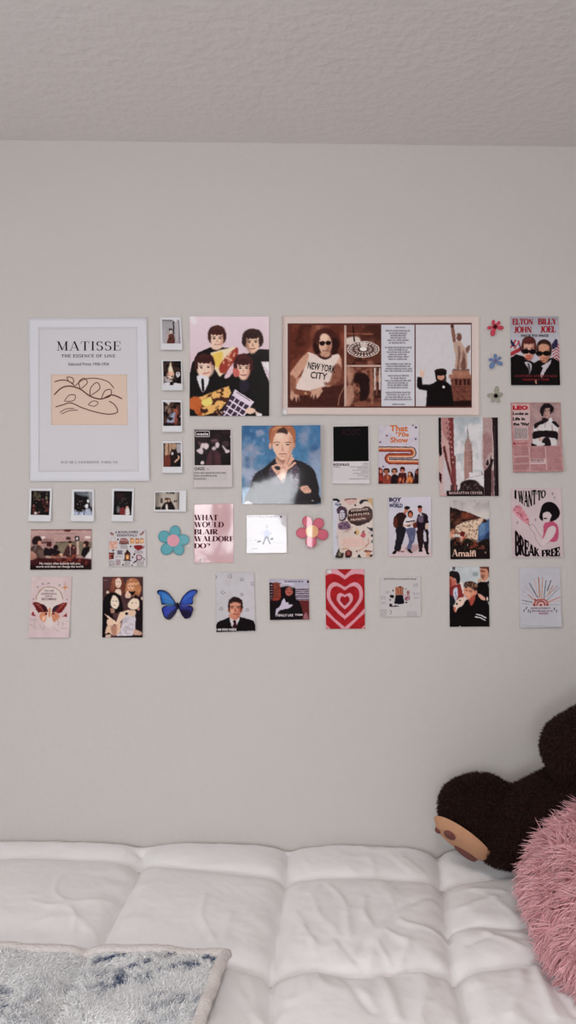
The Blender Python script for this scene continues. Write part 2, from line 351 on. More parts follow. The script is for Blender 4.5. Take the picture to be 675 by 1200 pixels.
# ------------------------------------------------------------------ big teddy bear
sole_c = np.array(at_depth(541, 984, -.175)); a_ax = np.array([.79, 0, -.61]); n_ax = np.array([-.54, -.50, -.68]); n_ax /= np.linalg.norm(n_ax)
a_ax = a_ax-n_ax*a_ax.dot(n_ax); a_ax /= np.linalg.norm(a_ax); b_ax = np.cross(n_ax, a_ax)
def ell(c, ax, r, n=24):
    th = np.linspace(0, 2*PI, n, endpoint=False); ph = np.linspace(0, PI, n//2+1); v = []; f = []
    for p in ph:
        for t in th: v.append(np.array(c)+ax[0]*r[0]*math.sin(p)*math.cos(t)+ax[1]*r[1]*math.sin(p)*math.sin(t)+ax[2]*r[2]*math.cos(p))
    for j in range(len(ph)-1):
        for k in range(n): f.append((j*n+k, j*n+(k+1) % n, (j+1)*n+(k+1) % n, (j+1)*n+k))
    return v, f
I3 = np.eye(3)
def capsule(p, q_, r0, r1, k=7):
    p, q_ = np.array(p), np.array(q_); out = []
    for t in np.linspace(0, 1, k): r = r0+(r1-r0)*t; out.append((p+(q_-p)*t, I3, (r, r, r)))
    return out
foot_c = sole_c-n_ax*.072
parts = [(foot_c, (a_ax, b_ax, n_ax), (.094, .072, .080)), (foot_c+np.array([.015, .0, .022]), I3, (.082, .07, .072))]
parts += capsule(at_depth(592, 974, -.15), at_depth(700, 938, -.24), .083, .108, 9)
parts += capsule(at_depth(674, 876, -.28), at_depth(775, 825, -.26), .074, .085, 8)
parts += [(np.array([1.10, -.28, .86]), I3, (.22, .20, .27)), (np.array([1.12, -.28, 1.22]), I3, (.17, .16, .155)),
          (np.array([1.10, -.43, 1.18]), I3, (.085, .07, .065)), (np.array([1.00, -.27, 1.36]), I3, (.055, .03, .055)), (np.array([1.25, -.27, 1.36]), I3, (.055, .03, .055))]
parts += capsule((1.15, -.45, .715), (1.17, -.74, .715), .10, .085, 8) + [(np.array([1.17, -.80, .725]), I3, (.085, .06, .10))]
parts += capsule((1.26, -.34, 1.0), (1.30, -.54, .86), .08, .07, 7)
v, f = [], []
for c_, ax, r_ in parts:
    a, b = ell(c_, ax, r_); f += [tuple(i+len(v) for i in q2) for q2 in b]; v += a
me = bpy.data.meshes.new('tmp'); me.from_pydata([tuple(p) for p in v], [], f); tmp = bpy.data.objects.new('tmp', me); C.objects.link(tmp)
md = tmp.modifiers.new('r', 'REMESH'); md.mode = 'VOXEL'; md.voxel_size = .010; md2 = tmp.modifiers.new('s', 'SMOOTH'); md2.factor = .5; md2.iterations = 10
bpy.context.view_layer.update(); dg = bpy.context.evaluated_depsgraph_get(); em = tmp.evaluated_get(dg).to_mesh()
bv = np.zeros(len(em.vertices)*3); em.vertices.foreach_get('co', bv); bv = bv.reshape(-1, 3)
bf = np.array([tuple(p.vertices) for p in em.polygons if len(p.vertices) == 4]); tmp.evaluated_get(dg).to_mesh_clear(); bpy.data.objects.remove(tmp)
bv[:, 1] = np.minimum(bv[:, 1], -.012); bv[:, 2] = np.maximum(bv[:, 2], bed_top(bv[:, 0], np.clip(bv[:, 1], -1, 0))+.004)
bear = empty('teddy_bear', (1.02, -.30, .61)); tag(bear, 'big dark brown teddy bear sitting on the bed, leg stretched along the wall', 'teddy bear')
Tr = np.concatenate([bf[:, [0, 1, 2]], bf[:, [0, 2, 3]]])
wx = bv[Tr[:, 0]]; wgt = np.where(wx[:, 0] < .82, 5., 1.)
P, N = sample_tris(bv, Tr, 60000, rs, wgt)
# leave the sole bare
rel = P-sole_c; on_sole = (np.abs(rel @ n_ax) < .035) & (((rel @ a_ax)/.066)**2+((rel @ b_ax)/.044)**2 < 1) & ((N @ n_ax) > .3)
P, N = P[~on_sole], N[~on_sole]
Vt, Fc, m_ = strands(P, N+np.array([0, 0, -.25]), np.array([[0, 0, -.3]])*np.ones((len(P), 1)), .009, .0009, 2, rs, .35)
bz = bed_top(Vt[:, 0], np.clip(Vt[:, 1], -1, 0)); Vt[:, 2] = np.maximum(Vt[:, 2], bz+.001); Vt[:, 1] = np.minimum(Vt[:, 1], -.003)
d0, d1 = np.array(alb((28, 14, 11), .9)), np.array(alb((56, 31, 23), .9)); mix = rs.rand(len(P), 1); cs = d0*(1-mix)+d1*mix
link_mesh('plush_body', np.concatenate([bv, Vt]), np.concatenate([bf, Fc+len(bv)]), M_BEAR, bear, True, np.concatenate([np.repeat(d0[None], len(bv), 0), np.repeat(cs, m_, 0)]))
m_tan, b_ = new_mat('tan_plush', (180, 136, 106), .85, .15, .75); bump(m_tan, b_, 400, .003, 3)
m_pad, b_ = new_mat('brown_pad', (108, 66, 62), .8, .2, .75); bump(m_pad, b_, 500, .002, 3)
def on_sole_patch(name, ca, cb, ra, rb, lift, mat, dome=.006, rot=0):
    n = 28; v = [sole_c+a_ax*ca+b_ax*cb+n_ax*(lift+dome)]; f = []
    rings = 5
    for j in range(1, rings+1):
        t = j/rings
        for k in range(n):
            x, y = ra*t*math.cos(2*PI*k/n), rb*t*math.sin(2*PI*k/n); x, y = x*math.cos(rot)-y*math.sin(rot), x*math.sin(rot)+y*math.cos(rot)
            v.append(sole_c+a_ax*(ca+x)+b_ax*(cb+y)+n_ax*(lift+dome*(1-t*t)-(.012 if j == rings else 0)))
    for k in range(n):
        f.append((0, 1+k, 1+(k+1) % n))
        for j in range(rings-1): f.append((1+j*n+k, 1+(j+1)*n+k, 1+(j+1)*n+(k+1) % n, 1+j*n+(k+1) % n))
    v = np.array(v); v[:, 2] = np.maximum(v[:, 2], bed_top(v[:, 0], v[:, 1])+.0015)
    o = link_mesh(name, v, f, mat, bear, True); return o
tag(on_sole_patch('foot_sole', 0, 0, .080, .058, .006, m_tan, .010), 'tan sole of the foot')
sgn = 1 if b_ax[2] > 0 else -1
for ca, cb, ra, rb, rt in ((-.034, .010, .017, .022, .3), (-.050, -.026, .009, .013, .5), (.004, .036, .0, .0, 0), (.030, -.018, .036, .023, 0)):
    if ra: tag(on_sole_patch('paw_pad', ca, cb*sgn, ra, rb, .0075+.010*(1-(ca/.08)**2-(cb/.058)**2), m_pad, .004, rt), 'reddish brown pad on the sole')
m_eye, b_ = new_mat('black_button', (15, 12, 12), .15)
def ball(name, c, r, mat, lab=None):
    v, f = ell(c, I3, r, 16); o = link_mesh(name, v, f, mat, bear, True); return o
ball('eye', (1.045, -.415, 1.26), (.014, .01, .014), m_eye); ball('eye', (1.16, -.425, 1.26), (.014, .01, .014), m_eye); ball('nose', (1.10, -.502, 1.205), (.025, .012, .018), m_eye)
# ------------------------------------------------------------------ printed pictures
class Pic:
    """a printed picture: drawn shapes sampled onto a fine grid of coloured vertices; coordinates as measured on the print"""
    def __init__(s, Cr, quad, base=(200, 200, 200), R=2.4):
        s.C, s.q = Cr, np.array(quad, float); k = Cr[2]
        w_ = np.linalg.norm(s.q[1]-s.q[0])/k; h_ = np.linalg.norm(s.q[3]-s.q[0])/k
        s.n, s.m = max(4, int(w_*R)), max(4, int(h_*R)); s.W, s.H = s.n*2, s.m*2
        s.o = s.q[0]; A = np.stack([(s.q[1]-s.q[0])/s.W, (s.q[3]-s.q[0])/s.H], 1); s.inv = np.linalg.inv(A); s.ds = s.W/(w_*k)
        s.im = np.ones((s.H, s.W, 3))*np.array(base, float)
        yy, xx = np.mgrid[0:s.H, 0:s.W]; P = np.stack([xx+.5, yy+.5], -1) @ A.T + s.o; s.X, s.Y = P[..., 0], P[..., 1]
    def _put(s, mask, col, a):
        mask = (mask*a)[..., None]; s.im = s.im*(1-mask)+np.array(col, float)*mask
    def _blur(s, m, r):
        r = int(round(r*s.ds*.6))
        if r < 1: return m
        for _ in range(2):
            for ax in (0, 1):
                pw = [(0, 0), (0, 0)]; pw[ax] = (r+1, r); c = np.cumsum(np.pad(m, pw, 'edge'), ax)
                m = (np.take(c, range(2*r+1, c.shape[ax]), ax)-np.take(c, range(0, c.shape[ax]-2*r-1), ax))/(2*r+1)
        return m
    def mask(s, pts, sm):
        pts = np.array(pts, float)
        if sm and len(pts) > 3:
            p0, p1, p2, p3 = np.roll(pts, 1, 0), pts, np.roll(pts, -1, 0), np.roll(pts, -2, 0); o = []
            for t in np.arange(0, 1, .2): o.append(.5*(2*p1+(p2-p0)*t+(2*p0-5*p1+4*p2-p3)*t*t+(3*p1-p0-3*p2+p3)*t**3))
            pts = np.stack(o, 1).reshape(-1, 2)
        q = (pts-s.o) @ s.inv.T; d = np.zeros((s.H, s.W+1), int)
        for (x0, y0), (x1, y1) in zip(q, np.roll(q, -1, 0)):
            if y0 > y1: x0, y0, x1, y1 = x1, y1, x0, y0
            r0, r1 = max(0, math.ceil(y0-.5)), min(s.H, math.ceil(y1-.5))
            if r1 <= r0: continue
            r = np.arange(r0, r1); x = x0+(r+.5-y0)/(y1-y0)*(x1-x0); d[r, np.clip(np.ceil(x-.5), 0, s.W).astype(int)] += 1
        return (np.cumsum(d, 1)[:, :s.W] % 2).astype(float)
    def P(s, col, pts, b=0, a=1, sm=True):
        pts = [(pts[i], pts[i+1]) for i in range(0, len(pts), 2)] if not isinstance(pts[0], (tuple, list, np.ndarray)) else pts
        s._put(s._blur(s.mask(pts, sm), b), col, a); return s
    def E(s, col, cx, cy, rx, ry, b=0, a=1, rot=0):
        c, sn = math.cos(rot), math.sin(rot); x, y = s.X-cx, s.Y-cy
        e = np.hypot((x*c+y*sn)/rx, (y*c-x*sn)/ry); soft = max(b, .7/s.ds)/min(rx, ry)
        s._put(np.clip((1-e)/soft+.5, 0, 1), col, a); return s
    def L(s, col, pts, w, b=0, a=1):
        pts = [(pts[i], pts[i+1]) for i in range(0, len(pts), 2)]; best = np.full(s.X.shape, 1e9)
        for (x0, y0), (x1, y1) in zip(pts[:-1], pts[1:]):
            dx, dy = x1-x0, y1-y0; t = np.clip(((s.X-x0)*dx+(s.Y-y0)*dy)/(dx*dx+dy*dy+1e-9), 0, 1); best = np.minimum(best, np.hypot(s.X-x0-t*dx, s.Y-y0-t*dy))
        s._put(np.clip((w/2-best)/max(b, .7/s.ds)+.5, 0, 1), col, a); return s
    def B(s, col, x0, y0, x1, y1, b=0, a=1): return s.P(col, [x0, y0, x1, y0, x1, y1, x0, y1], b, a, False)
    def G(s, c0, y0, c1, y1, m=None):
        t = np.clip((s.Y-y0)/(y1-y0), 0, 1)[..., None]; im = np.array(c0)*(1-t)+np.array(c1)*t
        s.im = im if m is None else s.im*(1-m[..., None])+im*m[..., None]; return s
    def N(s, col, scale, thr, amt, seed=1, box=None, soft=6, ax=1, ay=1):
        """blotches of a colour"""
        n = .65*vnoise(s.X*ax/scale, s.Y*ay/scale, 1, seed)+.35*vnoise(s.X*ax/scale, s.Y*ay/scale, 2.3, seed+1); m = np.clip((n-thr)*soft, 0, 1)
        if box is not None: m = m*(s._blur(s.mask([(box[i], box[i+1]) for i in range(0, len(box), 2)], len(box) > 8), 6) if not isinstance(box, np.ndarray) else box)
        s._put(m, col, amt); return s
    def S(s, col, x0, x1, y, h, a=.8, seed=0):
        """a line of writing too small to read"""
        rr = random.Random(int(x0*7+y*13+seed)); x = x0
        while x < x1:
            wd = rr.uniform(1.2, 4.2)*h
            xe = min(x+wd, x1); q = x
            while q < xe:
                s.L(col, [q, y-h*rr.choice((.5, .5, .8)), q+h*rr.uniform(-.1, .3), y+h*.4], h*.28, h*.15, a); q += h*rr.uniform(.42, .7)
            s.L(col, [x, y+h*rr.uniform(-.2, .3), xe, y+h*rr.uniform(-.2, .3)], h*.22, h*.2, a*.6); x = xe+h*.55
        return s
    def photo(s, warp=.42, tone=.20, grain=.16, seed=3):
        k = s.C[2]; u, v = s.X/k, s.Y/k; dx = (vnoise(u, v, .55, seed)-.5)*2.4+(vnoise(u, v, 1.3, seed+1)-.5)*1.1; dy = (vnoise(u, v, .55, seed+2)-.5)*2.4+(vnoise(u, v, 1.3, seed+3)-.5)*1.1
        q = s.ds*k*warp; yy, xx = np.mgrid[0:s.H, 0:s.W]; yi = np.clip((yy+dy*q).round().astype(int), 0, s.H-1); xi = np.clip((xx+dx*q).round().astype(int), 0, s.W-1); im = s.im[yi, xi]
        g_ = 1+tone*(vnoise(u, v, .28, seed+4)-.5)+grain*2*(vnoise(u, v, 1.1, seed+5)-.5)+grain*(vnoise(u+v, v-u, 2.2, seed+6)-.5)
        lum = im.mean(-1); wt = 1-.85*np.clip((lum-110)/80, 0, 1); g_ = 1+(g_-1)*wt
        s.im = np.clip(im*g_[..., None]+4*wt[..., None]*(vnoise(u, v, .8, seed+7)-.5)[..., None], 3, 235); return s
    def head(s, cx, cy, rx, ry, skin=(226, 186, 164), hair=(40, 24, 20), fringe=.35, shade=(150, 100, 84), back=1.12, eyes=True, sd=1, glasses=False, mouth=(150, 70, 64)):
        q = lambda *a: [v for i in range(0, len(a), 2) for v in (cx+rx*a[i], cy+ry*a[i+1])]
        w_ = back
        s.P(hair, q(-.92*w_, .25, -1.0*w_, -.35, -.8*w_, -.95, 0, -1.2, .8*w_, -.95, 1.0*w_, -.35, .92*w_, .25, .6, .45, -.6, .45), rx*.1)
        s.P(skin, q(-.78, -.5, -.80, .1, -.66, .55, -.34, .90, 0, 1.0, .34, .90, .66, .55, .80, .1, .78, -.5, 0, -.8), rx*.1)
        s.P(shade, q(sd*.45, -.5, sd*.80, -.4, sd*.82, .1, sd*.64, .58, sd*.2, .98, sd*.34, .6, sd*.52, .1), rx*.22, .7).P(shade, q(-.5, .78, 0, 1.0, .5, .78, .2, 1.04, -.2, 1.04), rx*.15, .5)
        f_ = -.95+fringe*1.5
        s.P(hair, q(-.98*w_, .12, -1.0*w_, -.5, -.7, -1.02, 0, -1.18, .7, -1.02, 1.0*w_, -.5, .98*w_, .12, .76, .1, .74, f_-.12, .45, f_+.02, .2, f_-.05, 0, f_+.05, -.25, f_-.06, -.5, f_+.04, -.74, f_-.1, -.78, .1), rx*.07)
        s.L(tuple(min(255, int(c_*1.5+12)) for c_ in hair), q(-.5, -.85, -.1, -1.0, .35, -.9), rx*.14, rx*.2, .5)
        if glasses:
            for e in (-1, 1): s.E((14, 10, 12), cx+e*rx*.4, cy, rx*.36, ry*.2, rx*.1)
            s.L((14, 10, 12), [cx-rx*.85, cy-ry*.08, cx+rx*.85, cy-ry*.08], rx*.12)
        elif eyes:
            for e in (-1, 1): s.L((60, 34, 30), [cx+e*rx*.2, cy-ry*.14, cx+e*rx*.6, cy-ry*.16], ry*.07, ry*.05, .7).E((48, 28, 26), cx+e*rx*.38, cy-ry*.01, rx*.16, ry*.07, ry*.05, .85)
        s.P(shade, [cx-rx*.04, cy, cx+rx*.16, cy+ry*.32, cx-rx*.1, cy+ry*.34], ry*.08, .7)
        s.L(mouth, [cx-rx*.28, cy+ry*.55, cx, cy+ry*.59, cx+rx*.28, cy+ry*.54], ry*.1, ry*.06, .85)
        return s

# serif capitals built from stems and hairlines: (width, [(stroke points, thick?)], [serif feet])
def arc(cx, cy, rx, ry, a0, a1, n=10): return [(cx+rx*math.cos(math.radians(a0+(a1-a0)*i/n)), cy+ry*math.sin(math.radians(a0+(a1-a0)*i/n))) for i in range(n+1)]
SER = {
 'A': (.80, [([(.08, 0), (.38, 1)], 0), ([(.38, 1), (.70, 0)], 1), ([(.2, .33), (.58, .33)], 0)], [(.08, 0), (.70, 0)]),
 'B': (.68, [([(.16, 0), (.16, 1)], 1), (arc(.28, .75, .28, .235, 90, -90), 2), (arc(.28, .27, .34, .25, 90, -90), 2), ([(.1, .985), (.3, .985)], 0), ([(.1, .515), (.3, .515)], 0), ([(.1, .015), (.3, .015)], 0)], []),
 'C': (.76, [(arc(.42, .5, .34, .49, 55, 305, 16), 2), ([(.66, .95), (.66, .68)], 0)], []),
 'D': (.80, [([(.16, 0), (.16, 1)], 1), (arc(.30, .5, .42, .485, 90, -90, 14), 2), ([(.06, .985), (.32, .985)], 0), ([(.06, .015), (.32, .015)], 0)], []),
 'E': (.66, [([(.16, 0), (.16, 1)], 1), ([(.06, .98), (.60, .98), (.60, .74)], 0), ([(.16, .51), (.46, .51)], 0), ([(.46, .62), (.46, .4)], 0), ([(.06, .02), (.62, .02), (.62, .28)], 0)], []),
 'F': (.62, [([(.16, 0), (.16, 1)], 1), ([(.06, .98), (.58, .98), (.58, .74)], 0), ([(.16, .51), (.44, .51)], 0), ([(.44, .62), (.44, .4)], 0)], [(.16, 0)]),
 'G': (.80, [(arc(.42, .5, .34, .49, 55, 315, 16), 2), ([(.66, 0.05), (.66, .42)], 1)], [(.66, .43)]),
 'H': (.86, [([(.16, 0), (.16, 1)], 1), ([(.70, 0), (.70, 1)], 1), ([(.16, .5), (.70, .5)], 0)], [(.16, 0), (.16, 1), (.70, 0), (.70, 1)]),
 'I': (.34, [([(.17, 0), (.17, 1)], 1)], [(.17, 0), (.17, 1)]),
 'J': (.50, [([(.34, 1), (.34, .2)], 1), (arc(.2, .18, .14, .17, 0, -160), 2)], [(.34, 1)]),
 'K': (.78, [([(.16, 0), (.16, 1)], 1), ([(.2, .4), (.62, 1)], 0), ([(.32, .58), (.68, 0)], 1)], [(.16, 0), (.16, 1), (.62, 1), (.68, 0)]),
 'L': (.64, [([(.16, 0), (.16, 1)], 1), ([(.06, .02), (.60, .02), (.60, .30)], 0)], [(.16, 1)]),
 'M': (.98, [([(.14, 0), (.14, 1)], 0), ([(.14, 1), (.47, .05)], 1), ([(.47, .05), (.80, 1)], 0), ([(.80, 0), (.80, 1)], 1)], [(.14, 0), (.80, 0), (.1, 1), (.84, 1)]),
 'N': (.86, [([(.14, 0), (.14, 1)], 0), ([(.14, 1), (.70, 0)], 1), ([(.70, 0), (.70, 1)], 0)], [(.14, 0), (.1, 1), (.70, 1)]),
 'O': (.84, [(arc(.42, .5, .34, .49, 0, 360, 24), 2)], []),
 'P': (.66, [([(.16, 0), (.16, 1)], 1), (arc(.28, .73, .30, .255, 90, -90), 2), ([(.06, .985), (.3, .985)], 0), ([(.16, .475), (.3, .475)], 0)], [(.16, 0)]),
 'R': (.76, [([(.16, 0), (.16, 1)], 1), (arc(.28, .74, .28, .245, 90, -90), 2), ([(.06, .985), (.3, .985)], 0), ([(.16, .495), (.32, .495)], 0), ([(.36, .49), (.62, .02)], 1)], [(.16, 0), (.66, 0)]),
 'S': (.60, [(arc(.29, .74, .2, .24, 30, 250, 12)+arc(.30, .27, .22, .26, 75, -150, 12), 2), ([(.50, .95), (.50, .72)], 0), ([(.09, .05), (.09, .3)], 0)], []),
 'T': (.74, [([(.37, 0), (.37, 1)], 1), ([(.05, .74), (.05, .98), (.69, .98), (.69, .74)], 0)], [(.37, 0)]),
 'U': (.84, [([(.16, 1), (.16, .35)], 1), (arc(.41, .33, .27, .33, 180, 360), 0), ([(.68, .35), (.68, 1)], 0)], [(.16, 1), (.68, 1)]),
 'V': (.80, [([(.08, 1), (.38, 0)], 1), ([(.38, 0), (.70, 1)], 0)], [(.08, 1), (.70, 1)]),
 'W': (1.12, [([(.08, 1), (.34, 0)], 1), ([(.34, 0), (.56, .95)], 0), ([(.54, 1), (.78, 0)], 1), ([(.78, 0), (1.02, 1)], 0)], [(.08, 1), (1.02, 1), (.54, 1)]),
 'Y': (.76, [([(.08, 1), (.37, .45)], 1), ([(.37, .45), (.68, 1)], 0), ([(.37, 0), (.37, .5)], 1)], [(.08, 1), (.68, 1), (.37, 0)]),
 '?': (.56, [(arc(.27, .76, .18, .22, 160, -60, 12), 2), ([(.35, .55), (.27, .42), (.27, .3)], 0), ([(.27, .0), (.27, .1)], 1)], []),
 '-': (.4, [([(.08, .4), (.32, .4)], 0)], []), ',': (.25, [([(.13, .06), (.08, -.12)], 0)], []), "'": (.22, [([(.11, 1), (.11, .78)], 0)], []), '.': (.25, [([(.12, .0), (.12, .1)], 1)], []), ' ': (.34, [], []),
 '1': (.45, [([(.24, 0), (.24, 1)], 1)], [(.24, 0)]), '9': (.6, [(arc(.3, .7, .2, .28, 0, 360, 16), 2), ([(.5, .7), (.42, .2), (.2, 0)], 0)], [])}
def serif_text(t, T=.15, th=.045, gap=.06, sw=.13):
    polys = []; x = 0
    for ch in t:
        w_, st_, sf = SER.get(ch, SER[' '])
        for pts, kind in st_:
            p = [np.array(q) for q in pts]; nrm = []
            for i in range(len(p)):
                d = p[min(i+1, len(p)-1)]-p[max(i-1, 0)]; d = d/(np.linalg.norm(d)+1e-9); nrm.append((np.array([-d[1], d[0]]), abs(d[1])))
            for i in range(len(p)-1):
                if kind == 2: wa, wb = [th+(T-th)*nrm[k][1]**1.5 for k in (i, i+1)]
                else: wa = wb = T if kind else th
                if kind == 0 and i > 0 or kind == 0 and len(p) > 2: # keep corners square
                    d = p[i+1]-p[i]; d = d/np.linalg.norm(d); n_ = np.array([-d[1], d[0]])*th/2; a_, b_2 = p[i]-d*th/2, p[i+1]+d*th/2; polys.append([a_+n_, b_2+n_, b_2-n_, a_-n_])
                elif kind == 2: polys.append([p[i]+nrm[i][0]*wa/2, p[i+1]+nrm[i+1][0]*wb/2, p[i+1]-nrm[i+1][0]*wb/2, p[i]-nrm[i][0]*wa/2])
                else:
                    hx = np.array([wa/2*(1.05 if kind else 1), 0]) if abs(p[i+1][1]-p[i][1]) > .2 else np.array([0, wa/2]); polys.append([p[i]+hx, p[i+1]+hx, p[i+1]-hx, p[i]-hx])
            if kind == 1: pass
        out = polys
        for sx, sy in sf:
            yy = .02 if sy < .2 else sy-.02; out.append([np.array(q) for q in ((sx-sw, yy-.02), (sx+sw, yy-.02), (sx+sw, yy+.02), (sx-sw, yy+.02))])
        # shift what this letter added
        for k in range(getattr(serif_text, 'mark', 0), len(polys)): polys[k] = [q+np.array([x, 0]) for q in polys[k]]
        serif_text.mark = len(polys); x += w_+gap
    serif_text.mark = 0
    v, f = [], []
    for pl in polys:      # split long pieces so that a warp bends them
        a, b, c, d = pl; n = 6 if max(np.linalg.norm(a-b), np.linalg.norm(a-d)) > .3 else 1
        for k in range(n):
            q = [a+(b-a)*k/n, a+(b-a)*(k+1)/n, d+(c-d)*(k+1)/n, d+(c-d)*k/n]; f.append(tuple(range(len(v), len(v)+4))); v += q
    return np.array(v), f, x-gap
def sans_text(t, bold=0.0, res=2):
    cu_ = bpy.data.curves.new('t', 'FONT'); cu_.body = t; cu_.resolution_u = res; cu_.offset = bold
    o = bpy.data.objects.new('t', cu_); me = bpy.data.meshes.new_from_object(o); v = np.zeros(len(me.vertices)*3); me.vertices.foreach_get('co', v)
    f = [tuple(p.vertices) for p in me.polygons]; bpy.data.objects.remove(o); bpy.data.curves.remove(cu_); bpy.data.meshes.remove(me)
    return v.reshape(-1, 3)[:, :2], f, 0

class Sheet:
    """one piece of paper on the wall, a thing of its own"""
    def __init__(s, name, label, cat, Cr, quad, group=None, lift=None):
        s.C = Cr; s.q = np.array(quad, float); s.lift = lift or {}
        e = s.q[1]-s.q[0]; g_ = s.q[3]-s.q[0]; s.inv = np.linalg.inv(np.stack([e, g_], 1))
        c = s.pt(np.array([[s.q[:, 0].mean(), s.q[:, 1].max()]]), 0)[0]
        s.root = empty(name, c.tolist()); tag(s.root, label, cat, group)
    def off(s, uv):
        u, v = np.clip(uv[:, 0], 0, 1), np.clip(uv[:, 1], 0, 1); L_ = s.lift; g_ = L_.get
        o = .0012+g_('b', .002)*v**3+g_('t', 0)*(1-v)**3+g_('r', .001)*u**4+g_('l', .001)*(1-u)**4
        o = o+g_('br', 0)*np.clip(u+v-1.2, 0, 1)**2/.64+g_('bl', 0)*np.clip(v-u-.2, 0, 1)**2/.64+g_('tr', 0)*np.clip(u-v-.4, 0, 1)**2/.36+g_('tl', 0)*np.clip(.6-u-v, 0, 1)**2/.36
        o = o+g_('wave', 0)*(.5+.5*np.sin(u*6.3*g_('wn', 1)+g_('wp', 0)))+g_('bow', 0)*4*u*(1-u)
        return o
    def pt(s, d, eps):
        d = np.asarray(d, float); px = s.C[0]+d[:, 0]/s.C[2]; py = s.C[1]+d[:, 1]/s.C[2]
        p = on_wall(px, py); uv = (d-s.q[0]) @ s.inv.T; p[:, 1] = -(s.off(uv)+eps); return p
    def uvq(s, quad, n, m):
        q = np.array(quad, float); u, v = np.meshgrid(np.linspace(0, 1, n), np.linspace(0, 1, m)); u, v = u[..., None], v[..., None]
        return (q[0]*(1-u)*(1-v)+q[1]*u*(1-v)+q[2]*u*v+q[3]*(1-u)*v).reshape(-1, 2)
    def slab(s, name, quad, eps, th, mat, cols, n, m, label=None):
        d = s.uvq(quad, n, m); fr = s.pt(d, eps); bk = s.pt(d, eps-th); f = grid_faces(m, n)[:, ::-1] if False else grid_faces(m, n)
        k = n*m; i = np.arange(k).reshape(m, n); rim = np.concatenate([i[0, :], i[1:, -1], i[-1, -2::-1], i[-2:0:-1, 0]]); r2 = np.roll(rim, -1)
        F = np.concatenate([f, f[:, ::-1]+k, np.stack([rim, rim+k, r2+k, r2], 1)])
        c = np.concatenate([cols, cols]) if len(cols) == k else np.repeat(np.asarray(cols)[None], 2*k, 0)
        o = link_mesh(name, np.concatenate([fr, bk]), F, mat, s.root, False, c)
        if label: o['label'] = label
        return o
    def paper(s, col, mat=None, name='paper'): s.slab(name, s.q, 0, .0004, mat or M_MATTE, alb(col), 41, 41); return s
    def pic(s, p, mat=None, name='picture', label=None, eps=.0003, flat=False, warp=.26, tone=.16, grain=.085):
        if name in ('picture', 'cover_photo', 'portrait') and not flat: p.photo(warp, tone, grain)
        im = p.im.reshape(p.m, 2, p.n, 2, 3).mean((1, 3)); im = (im*.9+im.mean(-1, keepdims=True)*.1)*.975; c = np.clip(lin(im)/KP, .003, .93).reshape(-1, 3)
        s.slab(name, p.q, eps, .00025 if eps > 0 else .0004, mat or M_GLOSS, c, p.n, p.m, label); return s
    def text(s, t, box, col, font='serif', warp=None, name='lettering', mat=None, bold=0, T=.15, th=.045, gap=.06, rot=0, label=None, res=2, eps=.0006, parent=None):
        V_, f, _ = serif_text(t, T, th, gap) if font == 'serif' else sans_text(t, bold, res)
        if not len(V_): return s
        lo, hi = V_.min(0), V_.max(0)
        if font == 'serif': lo[1], hi[1] = min(lo[1], 0), max(hi[1], 1)
        uv = (V_-lo)/(hi-lo); box = box or (0, 0, 1, 1); x = box[0]+uv[:, 0]*(box[2]-box[0]); y = box[3]+uv[:, 1]*(box[1]-box[3])
        if warp: x, y = warp(uv[:, 0], uv[:, 1])
        if rot:
            cx, cy = (box[0]+box[2])/2, (box[1]+box[3])/2; c, sn = math.cos(rot), math.sin(rot); x, y = cx+(x-cx)*c-(y-cy)*sn, cy+(x-cx)*sn+(y-cy)*c
        v = s.pt(np.stack([x, y], 1), eps)
        s.acc = getattr(s, 'acc', {}); s.acc.setdefault((name, mat or M_MATTE, len(s.acc)), []).append((v, f, alb(col), label)); return s
    def lines(s, col, pts, w, name='lettering', eps=.0005):
        """pen strokes as thin raised ribbons"""
        p = np.array(pts, float).reshape(-1, 2)
        if len(p) > 2:
            q = [p[0]]
            for i in range(len(p)-1):
                p0, p1, p2, p3 = p[max(i-1, 0)], p[i], p[i+1], p[min(i+2, len(p)-1)]
                for t in (.25, .5, .75, 1): q.append(.5*(2*p1+(p2-p0)*t+(2*p0-5*p1+4*p2-p3)*t*t+(3*p1-p0-3*p2+p3)*t**3))
            p = np.array(q)
        tg = np.gradient(p, axis=0); tg /= np.linalg.norm(tg, axis=1, keepdims=True)+1e-9; nn = np.stack([-tg[:, 1], tg[:, 0]], 1)*w/2; nn[0] *= .4; nn[-1] *= .4
        d = np.concatenate([p+nn, p-nn]); k = len(p); v = s.pt(d, eps); f = [(i, i+1, k+i+1, k+i) for i in range(k-1)]
        s.acc = getattr(s, 'acc', {}); s.acc.setdefault((name, M_MATTE, -1), []).append((v, f, alb(col), None)); return s
    def done(s):
        for (name, mat, _k), items in getattr(s, 'acc', {}).items():
            v, f, c = [], [], []; n0 = 0
            for V_, F_, col, lb in items:
                v.append(V_); f += [tuple(i+n0 for i in q) for q in F_]; c.append(np.repeat(np.array(col)[None], len(V_), 0)); n0 += len(V_)
            v = np.concatenate(v); o = link_mesh(name, v, f, mat, s.root, False, np.concatenate(c))
        s.acc = {}; return s
def rect(x0, y0, x1, y1): return [(x0, y0), (x1, y0), (x1, y1), (x0, y1)]
